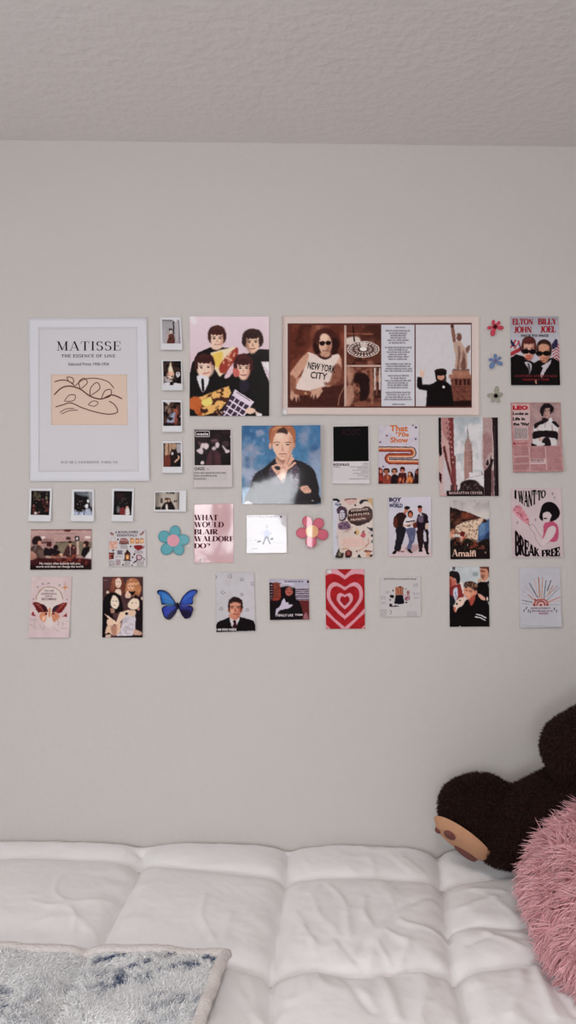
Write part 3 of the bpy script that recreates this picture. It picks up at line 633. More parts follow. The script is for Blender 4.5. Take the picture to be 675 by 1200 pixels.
def cutout(s, p, pts, name, mat, eps=0.0, sm=True, label=None):
    mk = p.mask([(pts[i], pts[i+1]) for i in range(0, len(pts), 2)] if not isinstance(pts[0], tuple) else pts, sm).reshape(p.m, 2, p.n, 2).mean((1, 3)) > .45
    im = p.im.reshape(p.m, 2, p.n, 2, 3).mean((1, 3)); c = np.clip(lin(im)/KP, .003, .93).reshape(-1, 3)
    f = grid_faces(p.m, p.n); ok = mk.ravel()[f].all(1); f = f[ok]; used = np.unique(f); rm = -np.ones(p.m*p.n, int); rm[used] = np.arange(len(used)); f = rm[f]
    d = s.uvq(p.q, p.n, p.m)[used]; fr = s.pt(d, eps+.0005); bk = s.pt(d, eps); k = len(used)
    e = np.concatenate([f[:, [0, 1]], f[:, [1, 2]], f[:, [2, 3]], f[:, [3, 0]]]); ky = e[:, 0]*k+e[:, 1]; rv = e[:, 1]*k+e[:, 0]; e = e[~np.isin(ky, rv)]
    F_ = np.concatenate([f, f[:, ::-1]+k, np.stack([e[:, 1], e[:, 0], e[:, 0]+k, e[:, 1]+k], 1)])
    o = link_mesh(name, np.concatenate([fr, bk]), F_, mat, s.root, False, np.concatenate([c[used], c[used]]))
    if label: o['label'] = label
K, DK, SK, SKS = (16, 10, 11), (34, 20, 20), (228, 190, 168), (168, 112, 92)

# ---- large line drawing poster, left
A = (30, 370, 4.5)
s = Sheet('poster', 'large white exhibition poster with a beige line drawing under serif capitals', 'poster', A, [(16, 14), (640, 12), (655, 872), (24, 874)], None, dict(b=.002, r=.002, l=.001))
s.paper((204, 204, 210))
s.slab('printed_field', [(68, 62), (590, 60), (598, 822), (70, 824)], .0002, .0002, M_MATTE, alb((199, 196, 200)), 41, 41)
s.slab('picture', [(135, 310), (535, 310), (540, 577), (135, 577)], .0004, .0002, M_MATTE, alb((207, 184, 168)), 41, 41)
s.text('MATISSE', (163, 136, 502, 185), (32, 26, 32), T=.13, th=.04, gap=.10, name='title')
s.text('THE ESSENCE OF LINE', (190, 204, 474, 221), (70, 60, 66), T=.2, th=.09, gap=.14, name='subtitle')
s.text('Selected Prints 1900-1954', (226, 247, 440, 264), (88, 82, 88), font='sans', bold=.01, name='subtitle')
s.text("RUE DE L'UNIVERSITE, PARIS-VII", (190, 767, 486, 781), (104, 98, 104), T=.18, th=.08, gap=.16, name='footer')
br = (92, 52, 44)
for w_, pts in ((5, [150, 420, 190, 382, 235, 372, 290, 388, 340, 424, 400, 440, 455, 418, 512, 440]), (4, [152, 350, 190, 340, 228, 346, 262, 372]), (3.5, [228, 346, 220, 325, 250, 330, 252, 356, 228, 346]),
                (3.5, [290, 388, 282, 350, 310, 330, 326, 356, 290, 388]), (3.5, [340, 424, 345, 380, 378, 352, 392, 386, 340, 424]), (3.5, [400, 440, 420, 396, 452, 392, 446, 425, 400, 440]),
                (3.5, [262, 372, 300, 340, 352, 330, 400, 336, 440, 352, 468, 384]), (4, [158, 482, 200, 470, 240, 460, 300, 486, 370, 508, 440, 520, 486, 508, 470, 470, 440, 450]),
                (3, [180, 512, 215, 492, 262, 490]), (3, [188, 520, 230, 502, 280, 498]), (3, [205, 452, 230, 420, 262, 420, 255, 448, 205, 452]), (3, [330, 470, 356, 450, 384, 458, 364, 478, 330, 470])):
    s.lines(br, pts, w_*1.35, 'line_drawing', .0006)
s.done()

# ---- instant photos: white frame, glossy picture
def instant(label, Cr, quad, pq, draw, lift=None, mat=None, base=K):
    s = Sheet('instant_photo', label, 'photo', Cr, quad, 'instant photos on the wall', lift or dict(b=.007, t=.001)); s.paper((206, 206, 209), M_GLOSS, 'white_frame')
    p = Pic(Cr, pq, base, 3.2); draw(p); s.pic(p, M_GLOSS, 'picture'); return s
B = (180, 370, 13.333)
def dr(p):
    p.G((150, 146, 150), 60, (176, 172, 176), 440); p.B((110, 104, 108), 130, 60, 300, 85, 10).B((30, 20, 24), 303, 90, 322, 290, 4).B((168, 164, 170), 325, 60, 412, 440, 6)
    p.B((140, 134, 140), 385, 80, 412, 440, 12).B((180, 174, 178), 345, 110, 378, 400, 8).E((60, 50, 56), 268, 225, 30, 22, 8).E((205, 180, 172), 268, 255, 22, 30, 8).P((92, 48, 42), [232, 300, 310, 298, 322, 440, 215, 440, 222, 380], 8)
    p.P((196, 150, 140), [215, 290, 232, 285, 232, 350, 218, 400], 8).N((50, 22, 20), 30, .5, .8, 3, [232, 320, 310, 320, 320, 440, 225, 440]).P((206, 200, 198), [275, 60, 345, 50, 375, 60, 350, 120, 320, 95], 4, 1, False)
instant('instant photo of a figure against a pale wall, top of the column', B, [(105, 25), (430, 30), (455, 545), (118, 545)], [(132, 66), (404, 66), (428, 440), (146, 440)], dr)
def dr(p):
    p.N((70, 40, 30), 60, .45, .7, 5).P((228, 212, 180), [268, 725, 285, 790, 305, 850, 320, 930, 300, 985, 250, 960, 228, 850, 250, 780], 12).E((226, 160, 130), 265, 930, 60, 60, 26, .7)
    p.E((222, 200, 190), 250, 990, 60, 50, 20, .8).E((214, 208, 214), 378, 922, 34, 42, 6).E((80, 70, 80), 378, 905, 14, 12, 6).P((190, 180, 180), [160, 950, 230, 970, 300, 1040, 160, 1045], 10, .7).B((16, 8, 10), 255, 1040, 330, 1090, 6)
    p.P((214, 208, 212), [165, 1060, 250, 1045, 250, 1088, 165, 1088], 8).P((214, 208, 212), [330, 1050, 435, 1070, 435, 1092, 320, 1088], 8).N(K, 22, .55, .8, 9, [160, 930, 430, 930, 430, 1040, 160, 1040])
instant('instant photo with a bright white flare on black, second down the column', B, [(122, 690), (440, 690), (462, 1175), (135, 1175)], [(150, 712), (428, 712), (438, 1090), (160, 1090)], dr)
B = (180, 460, 12)
def dr(p):
    p.N((88, 54, 44), 70, .4, .8, 7).E((128, 98, 84), 200, 240, 45, 55, 18).E((168, 84, 60), 310, 250, 34, 45, 12).P((150, 158, 186), [240, 300, 310, 285, 330, 350, 290, 425, 190, 425], 14).P((140, 66, 52), [310, 285, 350, 290, 345, 400, 290, 440], 12)
    p.B((80, 20, 20), 150, 430, 300, 450, 14).P((200, 190, 184), [170, 130, 235, 130, 205, 195, 180, 170], 6).E((182, 150, 130), 370, 335, 20, 18, 8).N(K, 40, .55, .9, 12)
instant('instant photo of two people, one in pale blue, third down the column', B, [(115, 102), (400, 105), (408, 560), (125, 560)], [(138, 135), (382, 138), (388, 472), (142, 472)], dr)
def dr(p):
    p.B((190, 150, 120), 150, 712, 250, 900, 10).B((96, 58, 40), 205, 712, 222, 860, 8).B((60, 40, 34), 150, 712, 165, 900, 8).B((200, 196, 200), 318, 720, 385, 850, 14, .8).E((150, 110, 84), 285, 755, 32, 50, 12).P((196, 160, 130), [250, 730, 320, 730, 320, 790, 260, 800], 10, .5)
    p.P((108, 46, 34), [150, 910, 220, 870, 250, 900, 240, 1045, 145, 1045], 14).P((26, 14, 16), [240, 830, 320, 820, 345, 900, 300, 1000, 250, 1045, 240, 950], 10).E((190, 180, 180), 265, 860, 16, 22, 6).P((214, 168, 140), [340, 880, 372, 915, 310, 985, 300, 965, 345, 918], 6)
instant('instant photo with dark figure and beige curtain, lowest in the column', B, [(122, 680), (402, 680), (410, 1135), (130, 1135)], [(138, 712), (384, 712), (386, 1046), (142, 1046)], dr)
B = (30, 565, 6.75)
def dr(p):
    p.N((100, 40, 34), 26, .45, .9, 13, [60, 130, 190, 130, 190, 255, 55, 255]).N((110, 96, 70), 40, .4, .7, 15, [70, 70, 180, 70, 180, 140, 60, 140]).B((150, 138, 104), 160, 90, 172, 165, 6, .7)
    p.N((190, 150, 130), 10, .68, .8, 17, [60, 130, 180, 130, 180, 240, 60, 240]).E((200, 196, 200), 85, 243, 12, 9, 5).N(K, 20, .5, .7, 19)
instant('instant photo of a dim red and brown crowd, far left of its row', B, [(32, 46), (212, 48), (205, 312), (30, 308)], [(48, 68), (196, 70), (190, 262), (44, 258)], dr)
def dr(p):
    p.P((96, 104, 112), [386, 80, 520, 80, 520, 110, 450, 112], 10).P((150, 150, 156), [495, 78, 530, 75, 530, 200, 510, 180], 12).P((168, 178, 200), [388, 225, 440, 235, 500, 205, 525, 262, 388, 262], 8).E((206, 204, 206), 495, 150, 10, 14, 5).E((214, 214, 222), 485, 190, 14, 18, 6)
    p.N((210, 214, 226), 12, .6, .8, 23, [390, 215, 520, 215, 520, 262, 390, 262]).N((180, 150, 140), 9, .68, .8, 25, [400, 140, 500, 140, 490, 215, 400, 215]).L(K, [470, 205, 468, 255], 5, 3).L(K, [430, 235, 420, 255], 5, 3)
instant('instant photo of people at a pale blue table, second in its row', B, [(366, 52), (545, 54), (545, 312), (362, 308)], [(386, 76), (530, 76), (530, 262), (386, 262)], dr)
B = (125, 565, 6.75)
def dr(p):
    p.N((70, 60, 62), 14, .55, .8, 27, [90, 120, 170, 120, 170, 175, 90, 175]).E((196, 150, 130), 165, 200, 12, 14, 6).P((216, 208, 206), [150, 215, 180, 205, 185, 255, 145, 255], 6).P((120, 40, 40), [105, 210, 145, 200, 148, 258, 110, 258], 8).E((120, 124, 126), 95, 215, 12, 28, 8, .8).E((50, 20, 20), 110, 110, 30, 20, 16, .8)
instant('instant photo of a mostly black night scene, third in its row', B, [(40, 46), (218, 48), (212, 312), (42, 308)], [(60, 70), (204, 72), (198, 262), (56, 258)], dr)
def dr(p):
    p.G((168, 158, 146), 80, (198, 184, 170), 220).B((40, 30, 28), 386, 78, 420, 220, 26, .5).B((40, 30, 28), 560, 78, 578, 220, 20, .5).N((40, 26, 24), 14, .45, 1, 29, [445, 78, 540, 78, 530, 96, 460, 96]).B((60, 44, 36), 428, 128, 444, 165, 3).B((70, 50, 40), 462, 126, 505, 160, 4)
    p.P((26, 16, 16), [450, 175, 480, 150, 510, 150, 540, 200, 535, 218, 440, 218], 5).E((196, 160, 140), 470, 150, 9, 11, 4).E((190, 150, 130), 492, 146, 9, 11, 4).P((206, 196, 190), [468, 178, 482, 175, 488, 218, 470, 218], 4).B((40, 36, 34), 386, 195, 430, 220, 4).N((50, 40, 34), 10, .5, .9, 31, [530, 130, 556, 130, 556, 155, 530, 155])
instant('sideways instant photo of two people before a bright wall', B, [(375, 72), (632, 66), (630, 234), (376, 232)], [(385, 82), (576, 78), (576, 218), (386, 218)], dr, dict(b=.005, r=.004))

# ---- four men in black
A = (215, 365, 5.625); Q = rect(42, 35, 565, 690)
p = Pic(A, Q, (222, 200, 210)); p.G((226, 206, 214), 35, (216, 186, 198), 450)
p.P(K, [42, 420, 60, 340, 95, 275, 180, 235, 300, 240, 380, 300, 440, 270, 500, 250, 565, 252, 565, 690, 42, 690, 42, 420], 2, 1, False)
p.P((214, 196, 206), [510, 332, 565, 330, 565, 470, 540, 410], 2, 1, False).P((236, 232, 236), [520, 345, 560, 335, 563, 400], 2)
p.head(222, 180, 52, 72, (238, 200, 176), (64, 24, 22), .42, (190, 120, 96), 1.1).P((236, 196, 172), [180, 225, 250, 225, 240, 250, 195, 250], 6)
p.head(455, 205, 56, 74, (232, 190, 160), (46, 20, 16), .42, (130, 78, 60), 1.2, sd=-1)
p.P((240, 214, 180), [180, 272, 335, 232, 355, 285, 300, 390, 240, 430, 190, 360], 3, 1, False).P((244, 196, 84), [185, 290, 260, 270, 240, 370, 200, 350], 10).P((160, 52, 38), [255, 330, 345, 240, 358, 285, 300, 380, 265, 410, 235, 390], 4).N((240, 190, 150), 16, .55, .9, 41, [250, 300, 345, 250, 340, 320, 270, 400]).P((225, 190, 200), [270, 430, 320, 350, 350, 340, 330, 400, 290, 440], 4)
p.head(140, 370, 58, 78, (240, 204, 182), (58, 20, 20), .40, (190, 120, 96), 1.12).P((240, 204, 182), [95, 380, 190, 350, 200, 400, 160, 440, 110, 430], 6, .7).E((60, 30, 28), 120, 372, 9, 4, 3).E((60, 30, 28), 165, 368, 9, 4, 3).L((170, 60, 56), [135, 408, 172, 402], 6, 3)
p.P((220, 216, 220), [92, 425, 170, 440, 135, 530, 110, 500], 3).P(K, [120, 450, 135, 450, 138, 520, 124, 520], 2)
p.head(395, 375, 54, 80, (238, 196, 172), (66, 22, 22), .46, (190, 116, 94), 1.14).P((206, 100, 90), [328, 380, 365, 385, 368, 425, 335, 430], 4).P((34, 28, 44), [370, 465, 430, 460, 425, 520, 380, 530], 6)
p.P((236, 178, 96), [42, 580, 120, 560, 300, 490, 315, 540, 270, 620, 230, 660, 120, 690, 42, 620], 3, 1, False).P((196, 92, 40), [42, 575, 110, 570, 125, 690, 42, 640], 6).N((60, 22, 16), 26, .5, .95, 43, [110, 590, 300, 500, 310, 640, 230, 690, 120, 690]).P((244, 214, 110), [120, 590, 180, 570, 190, 610, 140, 625], 6)
p.P((226, 208, 224), [340, 515, 465, 595, 400, 690, 248, 690, 300, 590], 1, 1, False)
for i in range(4):
    for j in range(4):
        x, y = 318+i*30-j*22, 552+i*19+j*34
        p.P((52, 32, 56), [x, y, x+24, y+14, x+8, y+40, x-16, y+26], 1, .95, False)
p.L((60, 40, 60), [350, 532, 440, 590], 4, 2).E((240, 196, 170), 440, 655, 34, 20, 6).P((222, 190, 180), [470, 655, 515, 680, 480, 690], 3).P((236, 226, 230), [485, 680, 512, 672, 516, 690, 490, 690], 2).P(K, [42, 640, 70, 650, 90, 690, 42, 690], 3, 1, False)
p.N((240, 170, 120), 20, .6, .7, 47, [200, 600, 300, 590, 250, 690, 180, 690]).P((236, 228, 232), [42, 35, 70, 38, 92, 75, 60, 85], 6, .7)
s = Sheet('poster', 'glossy photo print of four mop-haired people in black holding toys on pink', 'photo print', A, Q, None, dict(b=.002, tl=.003)); s.pic(p, M_GLOSS, 'picture', eps=0, warp=.3, tone=.06, grain=.06); s.done()

# ---- wide framed-look collage
A = (325, 365, 2.8125); Q = [(15, 14), (665, 14), (664, 343), (14, 340)]
s = Sheet('collage_poster', 'wide beige collage poster of brown photos around a column of verse', 'poster', A, Q, None, dict(b=.002, bl=.003)); s.paper((207, 190, 184))
s.slab('printed_border', [(34, 40), (640, 38), (640, 318), (34, 318)], .0002, .0002, M_MATTE, alb((92, 50, 44)), 61, 31)
A1 = (330, 370, 5.625)
def c2(q):  # 5.625-scale crop -> the sheet's own measure
    return [((x/5.625+330-325)*2.8125, (y/5.625+370-365)*2.8125) for x, y in q]
s1 = lambda x0, y0, x1, y1: rect(x0, y0, x1, y1)
p = Pic(A1, rect(56, 64, 412, 596), (128, 62, 44)); p.N((84, 36, 26), 120, .4, .7, 51).B((152, 88, 66), 190, 64, 300, 250, 30, .5).B((176, 120, 96), 225, 64, 262, 160, 18, .5)
p.P((72, 32, 26), [225, 110, 290, 84, 350, 110, 385, 165, 375, 230, 335, 262, 225, 250, 205, 190], 8).P((44, 20, 18), [225, 180, 250, 240, 225, 255, 210, 200], 5).P((44, 20, 18), [340, 150, 375, 180, 360, 250, 335, 255], 6)
p.E((214, 168, 142), 288, 190, 42, 68, 6).E((234, 196, 172), 280, 145, 26, 26, 12).P((150, 92, 72), [300, 200, 328, 190, 320, 240, 290, 262], 10, .7).E((34, 14, 14), 267, 183, 19, 15, 3).E((34, 14, 14), 308, 181, 18, 15, 3).L((34, 14, 14), [245, 178, 328, 176], 4).L((110, 56, 48), [272, 232, 306, 232], 5, 3).P((196, 146, 120), [262, 240, 316, 240, 312, 270, 262, 270], 5)
p.P((70, 32, 26), [56, 500, 200, 488, 412, 450, 412, 596, 56, 596], 4, 1, False).P((226, 206, 196), [165, 250, 190, 245, 240, 265, 290, 288, 335, 262, 380, 258, 372, 330, 335, 450, 270, 470, 200, 498, 110, 488, 85, 465, 130, 400, 155, 320], 3)
p.P((60, 30, 28), [235, 262, 255, 280, 290, 290, 325, 275, 322, 262, 290, 280, 250, 262], 3).P((204, 150, 124), [165, 250, 180, 265, 160, 330, 100, 420, 130, 400, 90, 465, 60, 420, 58, 380, 115, 300], 4).P((150, 92, 70), [56, 395, 95, 420, 90, 500, 60, 500], 6)
p.P((212, 160, 134), [385, 270, 395, 330, 385, 420, 300, 470, 330, 400, 350, 340], 5).P((118, 62, 46), [345, 330, 385, 330, 412, 440, 300, 462, 280, 440, 320, 430], 8, .8).P((200, 150, 124), [60, 490, 115, 520, 120, 570, 108, 530, 100, 572, 85, 535, 70, 565, 56, 540], 3, 1, False).P((206, 156, 130), [190, 490, 265, 470, 270, 500, 232, 552, 225, 515, 210, 556, 205, 520, 190, 545], 3, 1, False)
p.P((130, 70, 50), [90, 490, 190, 500, 180, 525, 95, 520], 4).E((196, 150, 110), 158, 512, 10, 9, 3).L((150, 104, 84), [372, 590, 380, 530, 412, 470], 6, 3).N((50, 20, 16), 60, .5, .5, 57, [56, 300, 120, 64, 200, 64, 140, 260])
s.C_old = A
s.C_pic = A1
s.slab('divider', c2(rect(410, 64, 428, 598)), .0003, .0002, M_MATTE, alb((196, 164, 152)), 3, 6); s.slab('divider', c2(rect(426, 325, 654, 338)), .00031, .0002, M_MATTE, alb((196, 164, 152)), 5, 3)
def sub(pic_, name='picture', label=None, mat=None, eps=.0004):   # a picture drawn in another measure than its sheet
    k = s.C[2]/pic_.C[2]; off = np.array([(pic_.C[0]-s.C[0])*s.C[2], (pic_.C[1]-s.C[1])*s.C[2]]); pic_.q = pic_.q*k+off; s.pic(pic_, mat or M_MATTE, name, label, eps)
sub(p, label='brown photo of a seated person in sunglasses and a white sleeveless shirt')
p = Pic(A1, rect(427, 64, 654, 325), (96, 48, 36)); p.N((150, 96, 74), 50, .5, .8, 61).B((60, 28, 22), 540, 64, 654, 170, 30, .7).P((214, 196, 184), [427, 150, 500, 140, 520, 170, 470, 190, 427, 190], 6).L((40, 18, 16), [470, 64, 480, 170], 9, 4).L((160, 90, 66), [427, 120, 600, 122], 6, 4)
p.E((232, 222, 214), 538, 222, 104, 53, 2).E((70, 34, 28), 538, 222, 98, 48.5, 2)
for r0, r1, n_, cc in ((.95, .62, 24, (236, 226, 218)), (.58, .30, 16, (236, 226, 218))):
    for i in range(n_):
        a0 = 2*PI*i/n_; a1 = a0+PI/n_*1.0; am = (a0+a1)/2; f_ = lambda a, r: (538+98*r*math.cos(a), 222+48*r*math.sin(a)); p.P(cc, [*f_(a0, r0), *f_(a1+.06, r0), *f_(am, r1)], 1, .95, False)
p.E((238, 230, 222), 538, 220, 24, 13, 3).P((226, 214, 206), [515, 180, 560, 178, 555, 215, 530, 215], 5, .8); p.N((40, 18, 14), 40, .5, .7, 67, [427, 280, 654, 280, 654, 325, 427, 325])
sub(p, label='brown photo of a round mosaic in the ground')
p = Pic(A1, rect(427, 338, 654, 598), (104, 52, 40)); p.N((170, 116, 94), 40, .5, .8, 71).N((50, 24, 20), 34, .5, .9, 73).P((178, 128, 106), [430, 345, 450, 340, 470, 420, 440, 450], 8).P((38, 18, 18), [495, 385, 540, 378, 580, 420, 575, 520, 545, 560, 515, 555, 515, 460, 480, 425], 6).P((190, 140, 116), [430, 470, 470, 465, 475, 560, 430, 590], 8, .8)
for x in (608, 640): p.B((212, 196, 186), x, 345, x+12, 490, 4).B((150, 90, 72), x+14, 345, x+20, 520, 3)
p.B((156, 92, 70), 480, 565, 654, 598, 10, .7).P((170, 110, 86), [580, 380, 600, 340, 605, 560, 585, 560], 8, .8)
sub(p, label='brown photo of a dark figure by a stone gateway')
A2 = (445, 370, 5.625); p = Pic(A2, rect(10, 60, 228, 598), (205, 204, 212)); p.S((60, 50, 56), 104, 165, 80, 7, 1)
for k, (x0, x1, y) in enumerate([(40, 200, 102), (62, 178, 118), (70, 170, 133), (70, 172, 148), (52, 186, 164), (62, 172, 181), (36, 210, 212), (60, 184, 227), (48, 194, 242), (62, 176, 257), (52, 188, 272), (58, 176, 288), (38, 205, 320), (44, 200, 335), (38, 212, 351), (34, 212, 366), (55, 190, 397), (72, 172, 413), (36, 208, 429), (52, 186, 444), (52, 186, 459), (50, 184, 475), (40, 204, 507), (46, 196, 522), (38, 202, 538), (30, 212, 553), (84, 162, 585)]): p.S((50, 40, 46), x0, x1, y, 8.5, .75, k)
sub(p, 'verse_column', 'white column of tiny verse')
p = Pic(A2, rect(236, 60, 600, 598), (206, 202, 206)); br2 = (150, 96, 78)
p.P((120, 66, 52), [465, 395, 600, 395, 600, 598, 478, 598], 2, 1, False).B((158, 104, 84), 455, 388, 600, 412, 3).B((168, 112, 90), 475, 360, 590, 392, 3).B((66, 34, 30), 480, 352, 588, 362, 2, .7)
for x in (495, 523, 551, 577): p.B((44, 20, 18), x, 420, x+14, 458, 3)
for y in (470, 500, 530, 562): p.L((70, 34, 28), [480, y, 600, y+2], 4, 3, .6)
p.N((86, 44, 36), 16, .5, .7, 79, [475, 465, 600, 465, 600, 598, 480, 598]).P((36, 16, 14), [490, 565, 600, 560, 600, 598, 490, 598], 5)
p.P((190, 158, 140), [485, 165, 500, 170, 530, 170, 552, 205, 568, 230, 575, 300, 572, 350, 495, 350, 500, 280, 488, 220], 3).P((110, 68, 56), [515, 200, 530, 230, 520, 350, 505, 350, 515, 270], 5, .7).P((120, 78, 66), [545, 230, 560, 260, 565, 350, 540, 350], 5, .7).P((90, 52, 44), [540, 290, 558, 280, 568, 348, 530, 348], 5, .6)
p.P((140, 92, 76), [470, 82, 486, 80, 500, 160, 488, 180, 478, 160], 2).E((80, 44, 38), 476, 72, 12, 13, 3).E((120, 74, 60), 522, 148, 17, 20, 3).L((90, 50, 42), [506, 128, 522, 124, 538, 130], 5, 2)
for a in (-40, -15, 10, 35): p.L((110, 70, 58), [522, 132, 522+24*math.sin(math.radians(a)), 132-20*math.cos(math.radians(a))], 2.5, 1)
p.P((130, 86, 72), [565, 215, 590, 195, 592, 215, 575, 250], 3)
p.P(K, [305, 598, 312, 495, 262, 485, 245, 470, 248, 405, 278, 405, 280, 455, 330, 455, 380, 430, 430, 432, 470, 460, 488, 598], 3, 1, False).P((222, 180, 158), [268, 405, 266, 365, 275, 355, 280, 378, 302, 338, 292, 390, 280, 405], 2, 1, False).L((222, 180, 158), [272, 372, 270, 346], 5, 2)
p.E((20, 14, 14), 400, 398, 34, 36, 3).E((200, 140, 116), 402, 402, 24, 24, 3).E((34, 18, 18), 400, 368, 40, 20, 3).P((18, 10, 12), [370, 372, 436, 372, 430, 392, 372, 392], 2).P((24, 12, 14), [368, 380, 378, 440, 432, 440, 434, 385, 424, 425, 380, 425], 3, .9).E((220, 214, 214), 420, 470, 8, 9, 3)
sub(p, label='photo of a person in a black coat making a peace sign before a robed statue')
s.acc = {}
def tx(t, b, rot, **k_):
    q = c2([(b[0], b[1]), (b[2], b[3])]); s.text(t, (*q[0], *q[1]), (28, 16, 18), 'sans', rot=rot, name='shirt_lettering', bold=.02, eps=.0012, **k_)
tx('NEW YORK', (172, 318, 356, 366), .16); tx('CITY', (190, 374, 300, 420), .12)
s.text(' ', (0, 0, 1, 1), K, 'sans'); s.done()
s.slab('tape', [(14, 322), (32, 322), (32, 342), (14, 341)], .0008, .0002, m_tape, alb((220, 218, 218)), 3, 3)

# ---- duo concert poster, top right
A = (592, 365, 9.926); Q = [(58, 60), (618, 58), (632, 860), (62, 860)]
p = Pic(A, Q, (166, 164, 174)); p.G((160, 158, 168), 60, (188, 186, 196), 360)
p.P((196, 190, 196), [62, 440, 110, 330, 180, 340, 200, 520, 62, 560], 4, 1, False).L((170, 44, 52), [66, 420, 120, 340], 22, 3).L((170, 44, 52), [66, 500, 190, 430], 42, 3).L((40, 36, 70), [70, 350, 100, 400], 30, 5).L((40, 30, 60), [150, 350, 190, 470], 22, 5, .7).L((186, 60, 64), [110, 430, 160, 350], 16, 3)
p.P((200, 190, 196), [530, 380, 622, 285, 632, 600, 560, 560, 520, 480], 4, 1, False)
for i in range(7): p.L((164, 50, 56), [540+i*2, 400+i*34, 585, 370+i*34, 632, 410+i*36], 13, 3)
p.P((40, 36, 66), [535, 385, 590, 320, 600, 400, 545, 440], 6)
p.P(K, [62, 540, 120, 500, 200, 520, 330, 600, 400, 560, 540, 540, 600, 570, 632, 600, 632, 860, 62, 860], 3, 1, False)
p.P((190, 186, 194), [225, 590, 290, 600, 300, 650, 275, 735, 260, 660], 4).P(K, [255, 600, 285, 620, 285, 700, 270, 740, 262, 660], 4, .6).P((196, 184, 192), [410, 640, 530, 560, 520, 600, 455, 700, 410, 780, 400, 730, 430, 660], 4, 1, False)
p.head(273, 445, 78, 128, (216, 160, 138), (84, 34, 32), .30, (140, 78, 66), 1.08, glasses=False).head(447, 475, 82, 122, (204, 142, 110), (48, 26, 22), .10, (140, 84, 62), 1.02, eyes=False)
p.E((206, 146, 118), 440, 415, 58, 36, 18)
for x, y, rx_ in ((235, 465, 42), (315, 470, 40), (393, 490, 42), (475, 488, 44)): p.E((14, 8, 10), x, y, rx_, 29, 4)
p.L(K, [200, 452, 350, 458], 9, 3).L(K, [365, 478, 515, 474], 7, 3).E((200, 80, 60), 265, 535, 36, 30, 18, .6).L((140, 50, 44), [230, 548, 292, 550], 8, 4).L((160, 60, 50), [400, 575, 445, 570], 9, 4).P((200, 140, 110), [340, 800, 355, 790, 358, 840, 342, 840], 3)
p.S((150, 44, 50), 115, 590, 752, 22, .75).S((140, 44, 50), 200, 330, 796, 22, .01)
s = Sheet('concert_poster', 'concert poster of two people in dark glasses below red block capitals', 'poster', A, Q, None, dict(b=.003)); s.pic(p, M_GLOSS, 'picture', eps=0)
rd = (150, 38, 46)
for t, b in (('ELTON', (82, 84, 322, 158)), ('BILLY', (380, 80, 598, 156)), ('JOHN', (96, 174, 306, 252)), ('JOEL', (402, 170, 586, 248))): s.text(t, b, rd, 'serif', T=.27, th=.12, gap=.02, name='title')
s.text('FACE TO FACE', (182, 268, 502, 298), K, 'sans', bold=.04, name='subtitle'); s.text('MARCH 7 1995', (200, 784, 500, 808), (150, 44, 50), 'sans', name='date_line'); s.done()

# ---- magazine page with striped shirt
A = (592, 465, 9.926); Q = [(62, 68), (640, 66), (662, 868), (84, 880)]
p = Pic(A, Q, (188, 138, 138)); p.N((170, 118, 118), 60, .4, .6, 81)
p.P((206, 186, 184), [90, 165, 285, 160, 285, 345, 90, 350], 5, .8, False).P((204, 196, 194), [98, 360, 262, 355, 268, 495, 104, 500], 3, .9, False).B((212, 176, 176), 78, 90, 280, 160, 6, .8)
for k in range(10): p.S((70, 40, 44), 106, 256, 372+k*12.5, 9, .75, k)
p.E((150, 40, 44), 105, 545, 14, 14, 4).S((170, 60, 66), 125, 260, 545, 14, .8).L((150, 96, 98), [290, 590, 292, 860], 6, 6, .6)
for cx0, cx1, y0 in ((98, 264, 585), (290, 452, 600), (476, 630, 596)):
    for k in range(19):
        y = y0+k*14.2
        if y > 856 or (cx0 == 290 and 725 < y < 785): continue
        p.S((124, 66, 72), cx0+3*k/5, cx1+3*k/5, y, 8, .6, k)
p.B((206, 178, 178), 290, 730, 462, 785, 4).S((60, 34, 38), 296, 440, 742, 13, .95).S((90, 50, 56), 300, 446, 762, 9, .9)
p.P((198, 168, 164), [272, 585, 284, 585, 290, 860, 278, 860], 2, .8, False).P((198, 168, 164), [458, 585, 470, 585, 478, 860, 466, 860], 2, .8, False).P((202, 170, 168), [98, 690, 270, 684, 270, 700, 98, 706], 2, .7, False).P((202, 170, 168), [98, 775, 270, 770, 270, 782, 98, 788], 2, .7, False)
s = Sheet('magazine_page', 'pink magazine page with an inset portrait of a person in a striped shirt', 'magazine page', A, Q, None, dict(b=.005, br=.004)); s.pic(p, M_MATTE, 'printed_page', eps=0)
p = Pic(A, [(292, 76), (634, 74), (642, 570), (300, 574)], (172, 140, 138)); p.N((156, 122, 122), 120, .4, .6, 83)
p.P((206, 200, 200), [330, 340, 400, 300, 440, 270, 540, 270, 600, 310, 620, 360, 600, 440, 590, 570, 318, 572, 320, 480, 330, 400], 4, 1, False).P((30, 22, 26), [340, 320, 400, 285, 450, 270, 450, 310, 400, 330, 345, 370], 3).P((30, 22, 26), [530, 285, 580, 290, 620, 340, 610, 360, 560, 320], 3).P((26, 18, 22), [330, 410, 400, 395, 590, 405, 600, 500, 560, 480, 480, 470, 420, 470, 330, 490, 315, 450], 4).P((30, 22, 26), [440, 490, 500, 470, 525, 572, 430, 572], 5).P((26, 18, 22), [300, 540, 360, 560, 360, 574, 300, 574], 3)
p.E((206, 202, 204), 436, 552, 20, 18, 4).E((196, 160, 150), 410, 495, 26, 20, 6).L((120, 40, 44), [372, 330, 376, 400], 4, 2).L((120, 40, 44), [540, 330, 545, 400], 4, 2).L((90, 60, 60), [462, 300, 460, 360], 4, 2)
